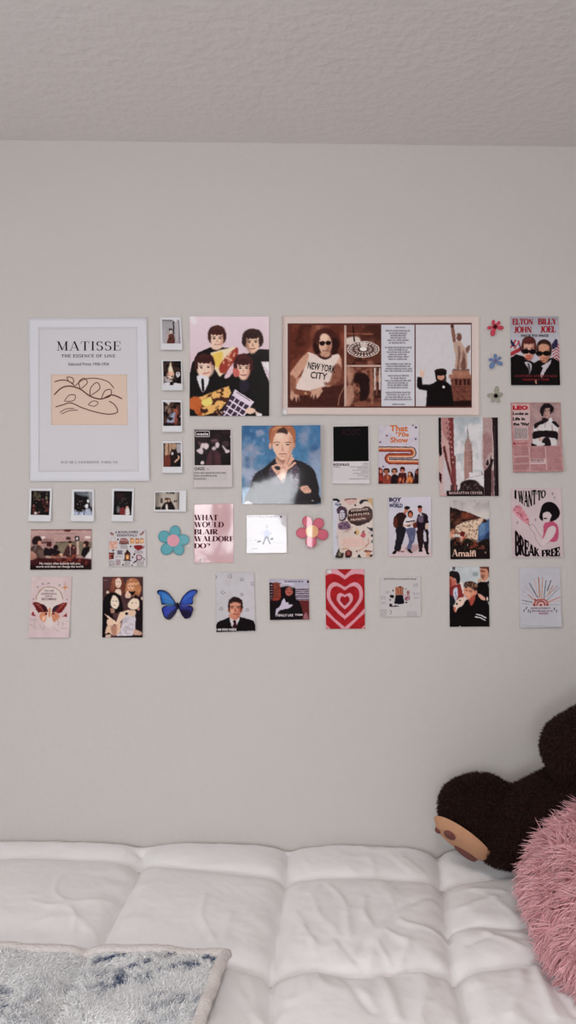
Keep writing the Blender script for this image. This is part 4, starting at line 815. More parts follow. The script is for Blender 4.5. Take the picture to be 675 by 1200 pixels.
p.P((216, 214, 216), [500, 270, 530, 240, 545, 285, 515, 300], 3).P((40, 24, 28), [430, 245, 500, 265, 470, 300, 440, 290], 4).head(482, 170, 46, 82, (184, 146, 136), (40, 26, 28), .34, (70, 40, 42), 1.2, sd=-1).P((30, 20, 24), [405, 140, 440, 100, 500, 90, 555, 120, 555, 175, 530, 180, 520, 135, 450, 150, 438, 235, 410, 200], 4)
s.pic(p, M_MATTE, 'portrait', eps=.0004)
s.text('LEO', (84, 102, 264, 154), (168, 34, 42), 'sans', bold=.07, name='headline', eps=.0008)
for t, b in (('Looks at', (86, 178, 268, 214)), ('Life in', (86, 238, 228, 276)), ("the '90s!", (88, 298, 276, 338))): s.text(t, b, (36, 20, 24), 'sans', bold=.05, name='headline', eps=.0008)
s.done()

# ---- small flower cut-outs, and the two big ones
def flower(label, Cr, c, petals, centre, col, rim, ccol, bord=None, grp=None, mat=None, lift=None, white=0):
    xs = [q[0] for q in petals]; ys = [q[1] for q in petals]; m = max(q[2] for q in petals)+16
    Q = rect(min(xs)-m, min(ys)-m, max(xs)+m, max(ys)+m); s = Sheet('flower_cutout', label, 'paper flower', Cr, Q, grp, lift or dict(b=.002, bow=.002))
    p = Pic(Cr, Q, rim, 5.5)
    for i, (x, y, rx_, ry_, rot) in enumerate(petals):
        if white: p.E((212, 206, 206), x, y, rx_, ry_, 2, 1, rot)
    for x, y, rx_, ry_, rot in petals:
        p.E(rim, x, y, rx_-white, ry_-white, 2, 1, rot).E(col, x, y, rx_*.86-white, ry_*.86-white, rx_*.2, 1, rot)
    for x, y, rx_, ry_, rot in petals:
        dx, dy = c[0]-x, c[1]-y; L_ = math.hypot(dx, dy); nx, ny = -dy/L_, dx/L_; k = min(rx_, ry_)
        p.P(col, [x+nx*k*.7, y+ny*k*.7, x-nx*k*.7, y-ny*k*.7, c[0]-nx*k*.42, c[1]-ny*k*.42, c[0]+nx*k*.42, c[1]+ny*k*.42], 4, 1, False)
        out = []
        for a in range(0, 360, 15):
            ex_, ey_ = rx_*math.cos(math.radians(a)), ry_*math.sin(math.radians(a)); X_, Y_ = x+ex_*math.cos(rot)-ey_*math.sin(rot), y+ex_*math.sin(rot)+ey_*math.cos(rot)
            out.append((X_, Y_))
        th_ = math.atan2(dy, dx); out = [q for q in out if ((q[0]-x)*dx+(q[1]-y)*dy)/L_ < k*.45]
        out.sort(key=lambda q: (math.atan2(q[1]-y, q[0]-x)-th_) % (2*PI))
        out = [(c[0]+nx*k*.45*1, c[1]+ny*k*.45*1)]+out+[(c[0]-nx*k*.45, c[1]-ny*k*.45)]
        petals_pts = out; cutout(s, p, petals_pts, 'petal', mat or M_MATTE, .0000+.00012*(petals.index((x, y, rx_, ry_, rot))), False)
    if centre:
        p2 = Pic(Cr, rect(c[0]-centre-4, c[1]-centre-4, c[0]+centre+4, c[1]+centre+4), ccol, 6); cutout(s, p2, [(c[0]+centre*math.cos(a*PI/12), c[1]+centre*math.sin(a*PI/12)) for a in range(24)], 'centre', mat or M_MATTE, .0013, False)
    return s
A = (565, 370, 10.91)
flower('small red flower cut-out beside the concert poster', A, (160, 146), [(140, 95, 27, 42, 0), (205, 100, 26, 32, .6), (228, 158, 46, 33, .05), (132, 222, 36, 50, .25), (98, 158, 42, 27, -.1)], 27, (184, 66, 82), (150, 44, 60), (62, 14, 20), white=4, grp=None)
flower('small blue flower cut-out between the red and green ones', A, (165, 580), [(163, 525, 27, 38, 0), (212, 550, 34, 23, -.6), (224, 612, 40, 30, .35), (122, 638, 36, 50, .5), (110, 567, 38, 25, 0)], 20, (100, 120, 158), (74, 92, 128), (112, 96, 124), white=4)
flower('small grey-green flower cut-out with black centre', A, (170, 1027), [(180, 955, 31, 54, .08), (105, 1018, 46, 27, -.1), (220, 1010, 40, 26, -.2), (132, 1070, 25, 38, .5), (194, 1074, 26, 42, -.3)], 27, (148, 148, 132), (116, 112, 98), (20, 16, 16), white=3)
A = (120, 610, 6.136)
flower('large teal flower cut-out with a pink centre', A, (512, 143), [(523, 84, 40, 50, 0), (444, 115, 42, 44, .3), (465, 203, 46, 42, -.4), (548, 202, 40, 48, -.4), (580, 138, 47, 40, 0)], 44, (92, 156, 166), (70, 128, 140), (204, 146, 158), mat=M_GLOSS)
A = (340, 597, 13.5)
flower('large pink flower cut-out with an orange centre', A, (345, 345), [(270, 195, 80, 92, -.3), (448, 220, 86, 86, 0), (515, 398, 88, 88, 0), (330, 505, 92, 98, 0), (190, 370, 98, 86, 0)], 100, (196, 98, 116), (164, 76, 92), (216, 166, 124), mat=M_SHINE, lift=dict(b=.002, bow=.006))
# ---- album card with black cover photo
A = (220, 495, 12.27); Q = [(78, 92), (632, 88), (642, 935), (84, 940)]
s = Sheet('album_card', 'pale card with a dark square photo of a band and small text below', 'card', A, Q, None, dict(b=.004, br=.002)); s.paper((192, 184, 184), M_MATTE)
p = Pic(A, [(98, 106), (616, 106), (618, 616), (100, 618)], (22, 8, 12)); p.N((48, 20, 26), 90, .5, .7, 91)
p.E((92, 56, 60), 215, 295, 62, 48, 14).E((30, 14, 18), 225, 270, 60, 24, 10).P((206, 190, 194), [195, 310, 235, 300, 238, 380, 205, 460, 160, 440, 130, 400, 180, 370], 10).P((214, 198, 200), [238, 305, 298, 310, 300, 360, 270, 395, 240, 370], 8).P((40, 20, 26), [215, 370, 260, 400, 290, 450, 250, 440], 8)
p.P(K, [100, 480, 200, 460, 270, 480, 270, 616, 100, 616], 8).E((214, 196, 196), 215, 580, 28, 26, 8).P((70, 34, 42), [275, 520, 310, 420, 370, 395, 440, 420, 480, 520, 478, 616, 270, 616], 10).P((44, 20, 28), [340, 430, 370, 420, 400, 616, 350, 616], 10, .8)
p.E((66, 38, 44), 385, 270, 60, 40, 14).E((106, 78, 82), 380, 262, 40, 12, 10).P((210, 194, 196), [400, 300, 440, 290, 456, 330, 430, 375, 400, 350], 8).P((196, 180, 184), [345, 370, 390, 345, 410, 385, 370, 405], 8)
p.E((60, 38, 42), 545, 310, 52, 44, 16).P((204, 188, 190), [498, 330, 515, 340, 560, 390, 605, 405, 590, 435, 545, 440, 520, 390, 495, 350], 7).E((190, 176, 178), 608, 210, 8, 14, 5).P(K, [480, 470, 540, 450, 616, 450, 616, 616, 490, 616], 10, .8)
s.pic(p, M_GLOSS, 'cover_photo', eps=.0002)
q = [(114, 126), (312, 126), (312, 206), (114, 206)]
s.lines((220, 212, 214), [114, 126, 212, 126, 312, 126], 7, 'logo', .0008); s.lines((220, 212, 214), [114, 206, 212, 206, 312, 206], 7, 'logo', .0008); s.lines((220, 212, 214), [114, 124, 114, 166, 114, 208], 7, 'logo', .0008); s.lines((220, 212, 214), [312, 124, 312, 166, 312, 208], 7, 'logo', .0008)
s.text('oasis', (132, 146, 296, 188), (226, 218, 220), 'sans', bold=.012, name='logo', eps=.0008)
s.text('OASIS', (98, 642, 244, 692), (22, 12, 16), 'sans', bold=.012, name='title'); s.text('1994', (268, 660, 312, 684), (130, 120, 122), 'sans', name='title')
p = Pic(A, [(92, 712), (560, 712), (560, 832), (92, 832)], (192, 184, 184))
for y, x1 in ((731, 545), (771, 420), (811, 265)): p.S((80, 72, 76), 96, x1, y, 17, .85)
s.pic(p, M_MATTE, 'track_list', eps=.0002); s.done()

# ---- portrait on blue
A = (280, 495, 6.75); Q = [(22, 26), (642, 26), (648, 648), (24, 648)]
p = Pic(A, Q, (58, 110, 156)); p.G((52, 108, 158), 26, (74, 128, 168), 400).N((132, 142, 170), 110, .42, .85, 101, soft=4).N((36, 84, 132), 90, .55, .7, 104, soft=4).N((160, 158, 180), 60, .6, .7, 107, [26, 60, 200, 60, 200, 260, 26, 240]).P((168, 178, 200), [24, 350, 140, 390, 120, 470, 24, 420], 26, .9).P((150, 172, 200), [560, 350, 640, 300, 648, 620, 600, 648], 30, .6)
p.P((20, 12, 20), [85, 648, 95, 500, 130, 410, 200, 360, 270, 300, 300, 290, 360, 370, 420, 300, 520, 325, 590, 380, 620, 480, 626, 560, 600, 648], 5)
p.P((92, 72, 92), [238, 375, 280, 340, 300, 420, 330, 480, 300, 500, 250, 450], 8, .8).P((96, 76, 96), [395, 390, 440, 340, 470, 360, 475, 505, 450, 520, 400, 440], 8, .85).N((26, 16, 26), 12, .5, .8, 111, [235, 370, 300, 350, 320, 480, 260, 470]).N((160, 140, 158), 12, .58, .8, 113, [395, 380, 470, 350, 475, 510, 420, 460]).N((24, 16, 26), 14, .5, .8, 115, [395, 380, 470, 350, 475, 510, 420, 460])
p.P((214, 164, 138), [300, 260, 410, 250, 420, 300, 370, 360, 300, 330], 6).P((150, 92, 72), [300, 262, 390, 290, 360, 330, 310, 300], 12, .7)
p.P((150, 78, 48), [240, 60, 290, 28, 400, 26, 440, 60, 448, 130, 435, 190, 425, 120, 380, 60, 300, 70, 270, 120, 255, 190, 240, 130], 5)
p.P((232, 186, 160), [258, 110, 290, 72, 350, 62, 400, 72, 428, 120, 432, 180, 418, 230, 385, 285, 348, 300, 312, 280, 280, 232, 262, 180], 5)
p.E((220, 160, 134), 247, 190, 11, 24, 4).E((200, 130, 104), 436, 185, 9, 24, 4)
p.P((196, 134, 106), [395, 110, 428, 130, 430, 180, 412, 235, 380, 284, 360, 290, 392, 230, 400, 170], 14, .75).P((240, 204, 182), [290, 100, 350, 90, 350, 130, 300, 135], 14, .7)
p.P((176, 100, 62), [250, 130, 262, 60, 300, 30, 350, 26, 330, 50, 300, 80, 275, 130, 262, 180], 4).P((206, 142, 92), [262, 62, 300, 34, 340, 40, 290, 60], 8, .9).P((60, 30, 24), [300, 84, 318, 55, 360, 46, 385, 66, 378, 96, 345, 84], 5).P((176, 100, 64), [360, 40, 420, 40, 446, 90, 440, 160, 428, 160, 420, 110, 385, 70], 4)
p.L((110, 62, 46), [275, 163, 300, 155, 325, 162], 6, 3).L((110, 62, 46), [365, 162, 390, 156, 412, 164], 6, 3).E((62, 40, 40), 303, 178, 13, 5.5, 3).E((62, 40, 40), 386, 177, 13, 5.5, 3).P((190, 122, 98), [342, 170, 352, 220, 362, 226, 340, 228, 336, 222], 5, .7).L((170, 84, 76), [318, 252, 345, 248, 374, 252], 7, 4).L((120, 56, 52), [320, 251, 372, 251], 2.5, 2).E((206, 144, 120), 346, 268, 22, 7, 6, .7)
p.P((226, 170, 144), [296, 378, 326, 350, 365, 338, 388, 362, 376, 402, 358, 465, 340, 480, 316, 442, 288, 402, 276, 382], 4)
for q_, w_ in (([360, 346, 378, 300, 393, 258], 19), ([374, 354, 400, 322, 425, 288], 18), ([380, 368, 410, 346, 440, 321], 17), ([302, 398, 282, 378, 268, 353], 20), ([345, 352, 318, 338, 288, 338, 268, 350], 14)): p.L((150, 92, 74), [v_+2.5 for v_ in q_], w_+3, 3, .7).L((230, 176, 150), q_, w_, 3)
p.E((24, 14, 20), 308, 364, 19, 13, 4).E((238, 190, 164), 345, 400, 16, 30, 12, .7).L((164, 102, 82), [368, 330, 390, 270], 3, 3, .7).L((164, 102, 82), [382, 345, 425, 300], 3, 3, .7).L((164, 102, 82), [345, 345, 365, 375], 3, 3, .7)
p.P((222, 168, 142), [478, 518, 500, 502, 540, 500, 555, 520, 568, 540, 560, 556, 520, 560, 500, 545], 4).L((150, 90, 74), [510, 530, 552, 530], 3, 3).L((150, 90, 74), [505, 520, 545, 514], 3, 3)
p.N((70, 70, 92), 20, .55, .5, 121, [100, 420, 220, 380, 460, 520, 420, 648, 90, 648])
p.N((34, 28, 44), 9, .56, .6, 123, [120, 400, 250, 440, 460, 520, 420, 600, 230, 600, 100, 560]).E((190, 190, 200), 578, 618, 8, 4, 3).P((210, 208, 214), [50, 630, 80, 620, 110, 648, 50, 648], 4)
s = Sheet('poster', 'square photo print of a person making an OK sign before blue clouds', 'photo print', A, Q, None, dict(b=.0003, r=0, l=0)); _ob = s.off; s.off = lambda uv: _ob(uv)+.020*np.clip(uv[:, 0]-.30-.25*(uv[:, 1]-.6), 0, 1)**2+.0004*np.sin(uv[:, 1]*9+uv[:, 0]*5); s.pic(p, M_SHINE, 'picture', eps=0, warp=.3, tone=.12, grain=.08); s.done()

# ---- black album card
A = (384, 492, 12.27); Q = [(62, 82), (594, 78), (600, 922), (62, 920)]
s = Sheet('album_card', 'white card with a plain black square and a small track list', 'card', A, Q, None, dict(b=.003)); s.paper((204, 198, 200))
p = Pic(A, [(78, 98), (584, 92), (588, 596), (82, 600)], (9, 5, 6)); p.N((26, 20, 22), 12, .6, .5, 131, [90, 540, 580, 540, 580, 590, 90, 590]); s.pic(p, M_MATTE, 'cover_square', eps=.0002)
s.text('AC', (202, 132, 300, 226), (40, 20, 26), 'sans', bold=.02, name='logo', eps=.0006); s.text('DC', (352, 132, 468, 226), (40, 20, 26), 'sans', bold=.02, name='logo', eps=.0006); s.lines((44, 24, 28), [330, 128, 308, 176, 334, 172, 312, 232], 10, 'logo', .0008)
s.text('BACK IN BLACK', (80, 626, 314, 662), (26, 18, 22), 'sans', bold=.035, name='title')
p = Pic(A, [(80, 668), (590, 668), (590, 870), (80, 870)], (204, 198, 200)); p.S((90, 84, 88), 84, 180, 682, 11, .8)
for y, x0 in ((682, 325), (702, 430), (728, 360), (750, 480), (772, 365), (800, 425), (822, 520), (848, 312)): p.S((96, 90, 92), x0, 586, y, 10, .75)
s.pic(p, M_MATTE, 'track_list', eps=.0002); p = Pic(A, [(490, 620), (590, 620), (590, 664), (490, 664)], (204, 198, 200)); p.S((90, 84, 88), 520, 584, 632, 11, .8).S((120, 110, 112), 495, 584, 654, 9, .6); s.pic(p, M_MATTE, 'track_list', eps=.0002); s.done()

# ---- retro stripes
A = (440, 492, 12.27); Q = [(48, 82), (622, 70), (614, 918), (40, 920)]
p = Pic(A, Q, (196, 186, 198)); p.N((206, 198, 206), 120, .4, .6, 141)
bands = [(0, 100, (64, 44, 48)), (1, 74, (226, 178, 150)), (2, 58, (190, 96, 62)), (3, 42, (206, 120, 66)), (4, 26, (136, 42, 30))]
def track(p, off, w_, col):
    up, mid, lo = 392+off, 546-off, 0
    p.L(col, [40, up, 500, up], w_)
    a = []
    for k in range(13): t = math.radians(-90+15*k); a += [500+(78-off)*math.cos(t), 468+(78-off)*math.sin(t)]
    p.L(col, a, w_); off2 = off
    p.L(col, [500, 546-off, 210, 546-off], w_)
    b = []; R2 = 12+off
    for k in range(13): t = math.radians(-90-15*k); b += [212+R2*math.cos(t), 558+R2*math.sin(t)]
    p.L(col, b, w_); p.L(col, [212, 570+off, 620, 570+off], w_)
for off, w_, col in ((0, 16, (66, 46, 50)), (15, 15, (228, 186, 160)), (30, 16, (204, 122, 74)), (45, 16, (176, 74, 48)), (60, 16, (122, 38, 30))): track(p, off, w_, col)
for x, y, r, c_ in ((535, 82, 13, (90, 70, 90)), (578, 112, 16, (58, 40, 56)), (162, 228, 14, (104, 70, 80)), (574, 275, 15, (70, 60, 92)), (68, 322, 15, (130, 100, 116)), (112, 668, 15, (96, 90, 140))): p.E(c_, x, y, r, r, 5)
p.P((86, 26, 24), [40, 918, 40, 700, 75, 695, 105, 730, 110, 918], 3).E((206, 120, 96), 76, 740, 20, 30, 8).P((150, 44, 38), [46, 800, 100, 790, 110, 860, 60, 880], 8)
p.head(158, 742, 34, 42, (190, 104, 74), (44, 20, 20), .3, (120, 54, 44), 1.25).P((142, 54, 40), [112, 918, 118, 810, 150, 780, 200, 790, 240, 830, 240, 918], 4).P((190, 120, 80), [160, 800, 185, 800, 190, 840, 170, 850], 6)
p.head(272, 742, 34, 42, (206, 130, 88), (50, 24, 18), .2, (130, 70, 50), 1.2).P((24, 14, 20), [225, 918, 232, 800, 270, 780, 320, 800, 330, 918], 4)
p.head(386, 720, 30, 42, (200, 110, 90), (46, 16, 22), .4, (130, 50, 50), 1.15).P((72, 24, 24), [320, 918, 330, 770, 380, 758, 440, 770, 430, 918], 4).P((206, 104, 66), [330, 840, 370, 830, 350, 918, 322, 918], 5).P((190, 90, 60), [385, 840, 410, 830, 410, 918, 385, 918], 5)
p.P((30, 14, 18), [460, 760, 500, 738, 530, 760, 545, 820, 540, 918, 480, 918], 5).E((206, 130, 96), 485, 775, 19, 28, 8).P((214, 120, 60), [450, 830, 500, 800, 535, 840, 520, 900, 450, 900], 8).P((210, 190, 184), [420, 918, 440, 850, 455, 918], 4).P((36, 14, 16), [545, 918, 560, 780, 570, 720, 590, 700, 616, 700, 616, 918], 3).E((140, 70, 60), 592, 745, 18, 28, 8).N((60, 20, 20), 26, .55, .6, 145, [40, 800, 616, 800, 616, 918, 40, 918])
s = Sheet('poster', 'retro television poster with looping orange stripes above six people', 'poster', A, Q, None, dict(b=.002)); s.pic(p, M_MATTE, 'picture', eps=0, warp=.2, tone=.08, grain=.08)
for t, b in (('That', (205, 80, 465, 168)), ("'70s", (290, 178, 480, 246)), ('Show', (212, 250, 470, 330))): s.text(t, b, (196, 110, 54), 'sans', bold=.035, name='title')
s.done()

# ---- city tower poster
A = (510, 485, 8.4375); Q = [(30, 38), (616, 36), (624, 812), (38, 814)]
p = Pic(A, Q, (196, 194, 196)); p.G((150, 166, 172), 38, (206, 202, 204), 300).N((214, 210, 212), 130, .42, .95, 151, soft=4).N((150, 162, 168), 70, .6, .6, 154, soft=4)
p.P((170, 178, 184), [200, 38, 400, 38, 330, 90, 240, 180, 200, 140], 22, .6)
p.L((92, 88, 92), [319, 95, 319, 170], 3, 2).L((120, 104, 104), [320, 160, 322, 240], 10, 4).P((166, 132, 126), [300, 265, 318, 235, 330, 235, 345, 265, 360, 300, 364, 380, 290, 380, 290, 300], 2, 1, False).P((176, 134, 126), [282, 370, 366, 368, 368, 620, 330, 680, 285, 680], 2, 1, False)
for x in (296, 308, 326, 338, 352): p.L((126, 84, 82), [x, 300, x, 640], 4, 2, .8)
p.P((120, 84, 80), [352, 370, 368, 368, 368, 600, 352, 600], 3, .6, False).L((190, 160, 152), [282, 365, 366, 363], 4, 2)
p.P((214, 208, 210), [330, 580, 480, 585, 480, 750, 300, 750, 300, 650, 335, 630], 4, 1, False).L((120, 110, 112), [340, 630, 470, 600], 3, 2).P((206, 200, 202), [205, 560, 250, 600, 260, 760, 215, 760], 5)
p.P((40, 24, 26), [255, 680, 330, 650, 400, 660, 440, 700, 485, 740, 485, 790, 220, 790, 240, 740], 5).N((110, 92, 90), 14, .55, .7, 157, [255, 690, 440, 680, 480, 760, 240, 770])
# left buildings
p.P((196, 156, 152), [30, 38, 180, 38, 182, 420, 205, 425, 210, 812, 38, 814], 1, 1, False).P((120, 50, 50), [128, 38, 180, 38, 186, 420, 200, 700, 165, 700, 140, 300], 3, 1, False).P((170, 110, 106), [66, 38, 128, 38, 140, 300, 70, 180], 3, .8, False).P((22, 14, 18), [30, 38, 58, 38, 60, 300, 70, 400, 50, 430, 34, 380], 4, 1, False)
p.P((90, 36, 38), [75, 330, 95, 310, 120, 440, 165, 640, 165, 780, 150, 640, 110, 500], 5, 1, False).P((196, 184, 188), [80, 400, 110, 500, 160, 700, 160, 760, 80, 790], 4, 1, False).P((200, 172, 168), [36, 440, 72, 400, 80, 800, 38, 812], 3, .9, False).P((70, 26, 30), [36, 570, 66, 600, 60, 690, 36, 650], 3, 1, False)
for i in range(9): p.E((214, 192, 186), 136+i*5, 80+i*50, 5, 9, 3, .8).E((60, 26, 28), 112+i*6, 90+i*52, 5, 12, 3, .7)
p.P((110, 54, 54), [180, 410, 202, 415, 206, 700, 186, 700], 2, .9, False).P((70, 34, 36), [150, 700, 218, 700, 218, 790, 150, 790], 3, .9, False).E((170, 90, 84), 195, 735, 8, 28, 3)
p.B((26, 14, 16), 112, 758, 478, 816, 1)
# right buildings
p.P((176, 146, 144), [466, 38, 560, 38, 575, 812, 480, 812], 1, 1, False).P((150, 108, 108), [472, 200, 560, 240, 560, 420, 480, 560], 20, .8).P((206, 190, 188), [500, 440, 560, 380, 560, 470, 500, 520], 16, .6).P((34, 20, 24), [556, 38, 616, 36, 624, 812, 580, 812, 572, 300], 1, 1, False).L((190, 170, 168), [582, 120, 590, 700], 2.5, 2, .5).L((190, 160, 156), [560, 60, 572, 812], 6, 3, .7)
p.P((40, 24, 28), [480, 812, 480, 570, 510, 540, 540, 490, 545, 400, 552, 440, 575, 455, 555, 520, 550, 812], 4, 1, False).P((40, 24, 28), [498, 500, 515, 450, 530, 490, 515, 510], 3).B((120, 80, 78), 555, 560, 575, 812, 3).P((90, 40, 44), [455, 600, 460, 565, 466, 600], 2)
s = Sheet('poster', 'city poster of a tall spired tower seen between dark buildings', 'poster', A, Q, None, dict(b=.003)); s.pic(p, M_MATTE, 'picture', eps=0); s.text('MANHATTAN CENTER', (132, 768, 464, 796), (196, 168, 164), 'serif', T=.2, th=.08, name='title'); s.done()

# ---- classroom still
A = (30, 610, 7.5); Q = [(48, 78), (582, 76), (580, 430), (44, 432)]
p = Pic(A, Q, (176, 138, 134)); p.G((190, 154, 150), 78, (170, 130, 124), 200).L((110, 60, 56), [48, 84, 360, 84, 580, 84], 9, 6, .8).P((90, 34, 34), [340, 78, 400, 78, 385, 98, 350, 98], 5).L((130, 84, 80), [230, 118, 440, 116], 3, 2).E((222, 206, 200), 150, 152, 28, 13, 5).E((222, 206, 200), 545, 148, 28, 12, 5)
p.P((122, 108, 88), [265, 190, 580, 185, 580, 310, 265, 310], 3, 1, False).L((60, 36, 34), [270, 192, 450, 186], 5, 3).B((50, 30, 30), 358, 145, 396, 168, 5).B((24, 16, 18), 435, 138, 472, 180, 2).B((206, 200, 196), 443, 147, 464, 172, 2).B((196, 160, 150), 448, 185, 468, 300, 2).B((130, 90, 84), 150, 160, 230, 195, 6, .5).L((80, 44, 42), [130, 195, 225, 192], 12, 5)
p.P((36, 20, 22), [60, 180, 75, 145, 110, 135, 140, 155, 140, 200, 100, 215, 65, 205], 6).P((206, 140, 120), [110, 185, 138, 180, 136, 215, 115, 225], 6).P((78, 56, 52), [46, 250, 80, 215, 130, 225, 170, 280, 180, 340, 150, 360, 44, 350], 6).L((150, 130, 122), [60, 225, 100, 215, 80, 260], 8, 5, .7).P((110, 84, 76), [110, 270, 150, 260, 170, 330, 130, 330], 8, .8)
p.P((26, 16, 20), [165, 250, 210, 240, 300, 270, 300, 320, 180, 320], 6).E((70, 26, 30), 208, 212, 22, 24, 6).E((30, 14, 18), 266, 236, 20, 22, 5).P((198, 150, 130), [195, 225, 215, 230, 212, 250, 198, 245], 5, .7).P((200, 170, 150), [180, 310, 260, 315, 300, 325, 260, 335, 180, 330], 6, .9).E((206, 170, 140), 310, 300, 16, 14, 6)
p.P((66, 34, 34), [330, 310, 350, 250, 372, 220, 400, 212, 440, 225, 445, 300, 430, 400, 400, 400, 395, 320, 375, 330, 350, 310], 5).P((200, 150, 128), [380, 195, 400, 190, 402, 230, 385, 230], 5).E((60, 30, 28), 392, 190, 17, 12, 4).E((170, 110, 96), 425, 238, 8, 14, 4).L((200, 180, 170), [392, 232, 394, 300], 4, 3)
p.P((22, 14, 18), [490, 300, 500, 250, 530, 235, 560, 230, 555, 270, 520, 320], 5).E((48, 22, 24), 532, 206, 25, 26, 6).E((196, 140, 120), 516, 218, 10, 14, 5).P((212, 204, 204), [520, 330, 560, 270, 580, 240, 580, 360, 540, 360], 4)
p.P((60, 18, 20), [44, 345, 180, 330, 580, 340, 580, 432, 44, 432], 10).N((150, 66, 46), 20, .5, .8, 163, [230, 300, 540, 300, 540, 400, 230, 400]).P((214, 150, 130), [44, 270, 80, 280, 105, 320, 70, 345, 44, 340], 6, .7).P((24, 10, 14), [44, 390, 580, 385, 580, 432, 44, 432], 12, .8)
s = Sheet('film_still', 'wide classroom film still with a white two-line caption', 'photo print', A, Q, None, dict(b=.002)); s.pic(p, M_MATTE, 'picture', eps=0)
s.text('No matter what anybody tells you,', (126, 366, 486, 392), (226, 210, 204), 'sans', bold=.01, name='caption'); s.text('words and ideas can change the world.', (96, 394, 514, 418), (226, 210, 204), 'sans', bold=.01, name='caption'); s.done()

# ---- drawings of a reader's things
A = (120, 610, 6.136); Q = [(46, 66), (312, 60), (318, 328), (50, 330)]
p = Pic(A, Q, (198, 192, 194), 3)
p.P((206, 150, 132), [52, 150, 108, 150, 108, 202, 52, 205], 3, 1, False).N((222, 190, 176), 16, .5, .8, 171, [52, 150, 108, 150, 108, 202, 52, 205]).L((190, 150, 140), [62, 150, 66, 122, 92, 122, 98, 150], 3, 1).P((150, 90, 84), [125, 165, 135, 130, 175, 130, 188, 165], 2).L((90, 50, 50), [122, 165, 188, 165], 7).L((206, 190, 186), [132, 142, 178, 142], 3).L((120, 84, 80), [130, 153, 182, 153], 3)
for x, c_ in ((214, (206, 142, 80)), (250, (196, 120, 70)), (284, (206, 150, 96))): p.B(c_, x-14, 130, x+14, 164, 2).E((230, 200, 150), x, 146, 6, 8, 3).B((150, 110, 90), x-12, 126, x+12, 132, 1)
p.P((132, 30, 34), [228, 178, 288, 178, 282, 202, 262, 212, 245, 210, 232, 198], 2).L((132, 30, 34), [286, 182, 300, 184, 296, 198, 282, 200], 4).P((84, 26, 26), [50, 230, 86, 228, 84, 274, 52, 278], 2, 1, False).N((190, 100, 80), 12, .55, .9, 173, [50, 230, 86, 228, 84, 274, 52, 278]).B((110, 104, 118), 108, 214, 144, 242, 2).N((60, 54, 70), 8, .5, .8, 175, [108, 214, 144, 214, 144, 242, 108, 242])
p.P((60, 28, 26), [180, 208, 205, 240, 156, 240], 1, 1, False).B((76, 40, 34), 160, 238, 200, 282, 1).B((206, 130, 70), 169, 244, 191, 278, 4).E((236, 196, 130), 180, 262, 7, 10, 4).L((60, 28, 26), [154, 284, 206, 284], 6).E((110, 50, 66), 264, 262, 23, 21, 2).E((196, 170, 180), 264, 262, 16, 15, 2).L((36, 18, 24), [248, 280, 226, 300], 9)
for x, y in ((112, 135), (203, 185), (150, 316), (214, 318), (216, 262), (80, 214), (230, 240)): p.E((40, 26, 30), x, y, 5, 7, 2, 1, .6)
p.L((80, 50, 50), [60, 84, 82, 100], 5, 2).L((60, 40, 44), [300, 76, 272, 100], 5, 2).E((150, 100, 90), 70, 96, 16, 8, 3, .8, .5).E((150, 100, 90), 284, 96, 16, 8, 3, .8, -.7).L((40, 30, 34), [292, 262, 302, 272, 296, 280], 4)
for x0, x1, y0, n_ in ((52, 92, 290, 5), (102, 130, 282, 5), (162, 200, 290, 5), (250, 298, 290, 5), (232, 292, 216, 3), (130, 180, 176, 4), (92, 140, 258, 1)):
    for k in range(n_): p.S((110, 96, 100), x0, x1, y0+k*8, 5.5, .75, k)
p.B((150, 110, 116), 100, 282, 130, 322, 3, .4)
s = Sheet('art_card', 'white square card of small reading-corner drawings: cup, candles, lantern', 'card', A, Q, None, dict(b=.002)); s.pic(p, M_MATTE, 'picture', eps=0, warp=.3, tone=.05, grain=.05)
s.text("A BOOKLOVER'S", (92, 74, 258, 92), (50, 38, 44), 'sans', bold=.02, name='title'); s.text('ESSENTIALS', (106, 98, 248, 114), (60, 48, 54), 'sans', bold=.02, name='title'); s.done()

# ---- pink quote
A = (220, 583, 11.25); Q = [(86, 92), (600, 78), (606, 862), (86, 862)]
s = Sheet('quote_card', 'glossy pink quote card with dark serif capitals and a window glare', 'card', A, Q, None, dict(b=.0003, r=.0, l=.003)); 
_o = s.off
def off_pink(uv):
    u = np.clip(uv[:, 0], 0, 1); return _o(uv)+.0006*np.sin(uv[:, 1]*7)*np.clip(u-.5, 0, 1)
s.off = off_pink
p = Pic(A, Q, (200, 158, 162), 2.6); p.N((206, 166, 168), 200, .4, .6, 181)
s.pic(p, M_SHINE, 'pink_sheet', eps=0)
for t, b in (('WHAT', (88, 228, 398, 302)), ('WOULD', (88, 320, 478, 394)), ('BLAIR', (92, 416, 402, 488)), ('WALDORF', (88, 508, 604, 580)), ('DO?', (92, 602, 298, 676))): s.text(t, b, (70, 22, 34), 'serif', T=.24, th=.05, gap=.03, name='lettering')
s.done(); s.slab('tape', [(160, 808), (196, 806), (198, 838), (162, 840)], .0008, .0002, m_tape, alb((220, 218, 218)), 3, 3)

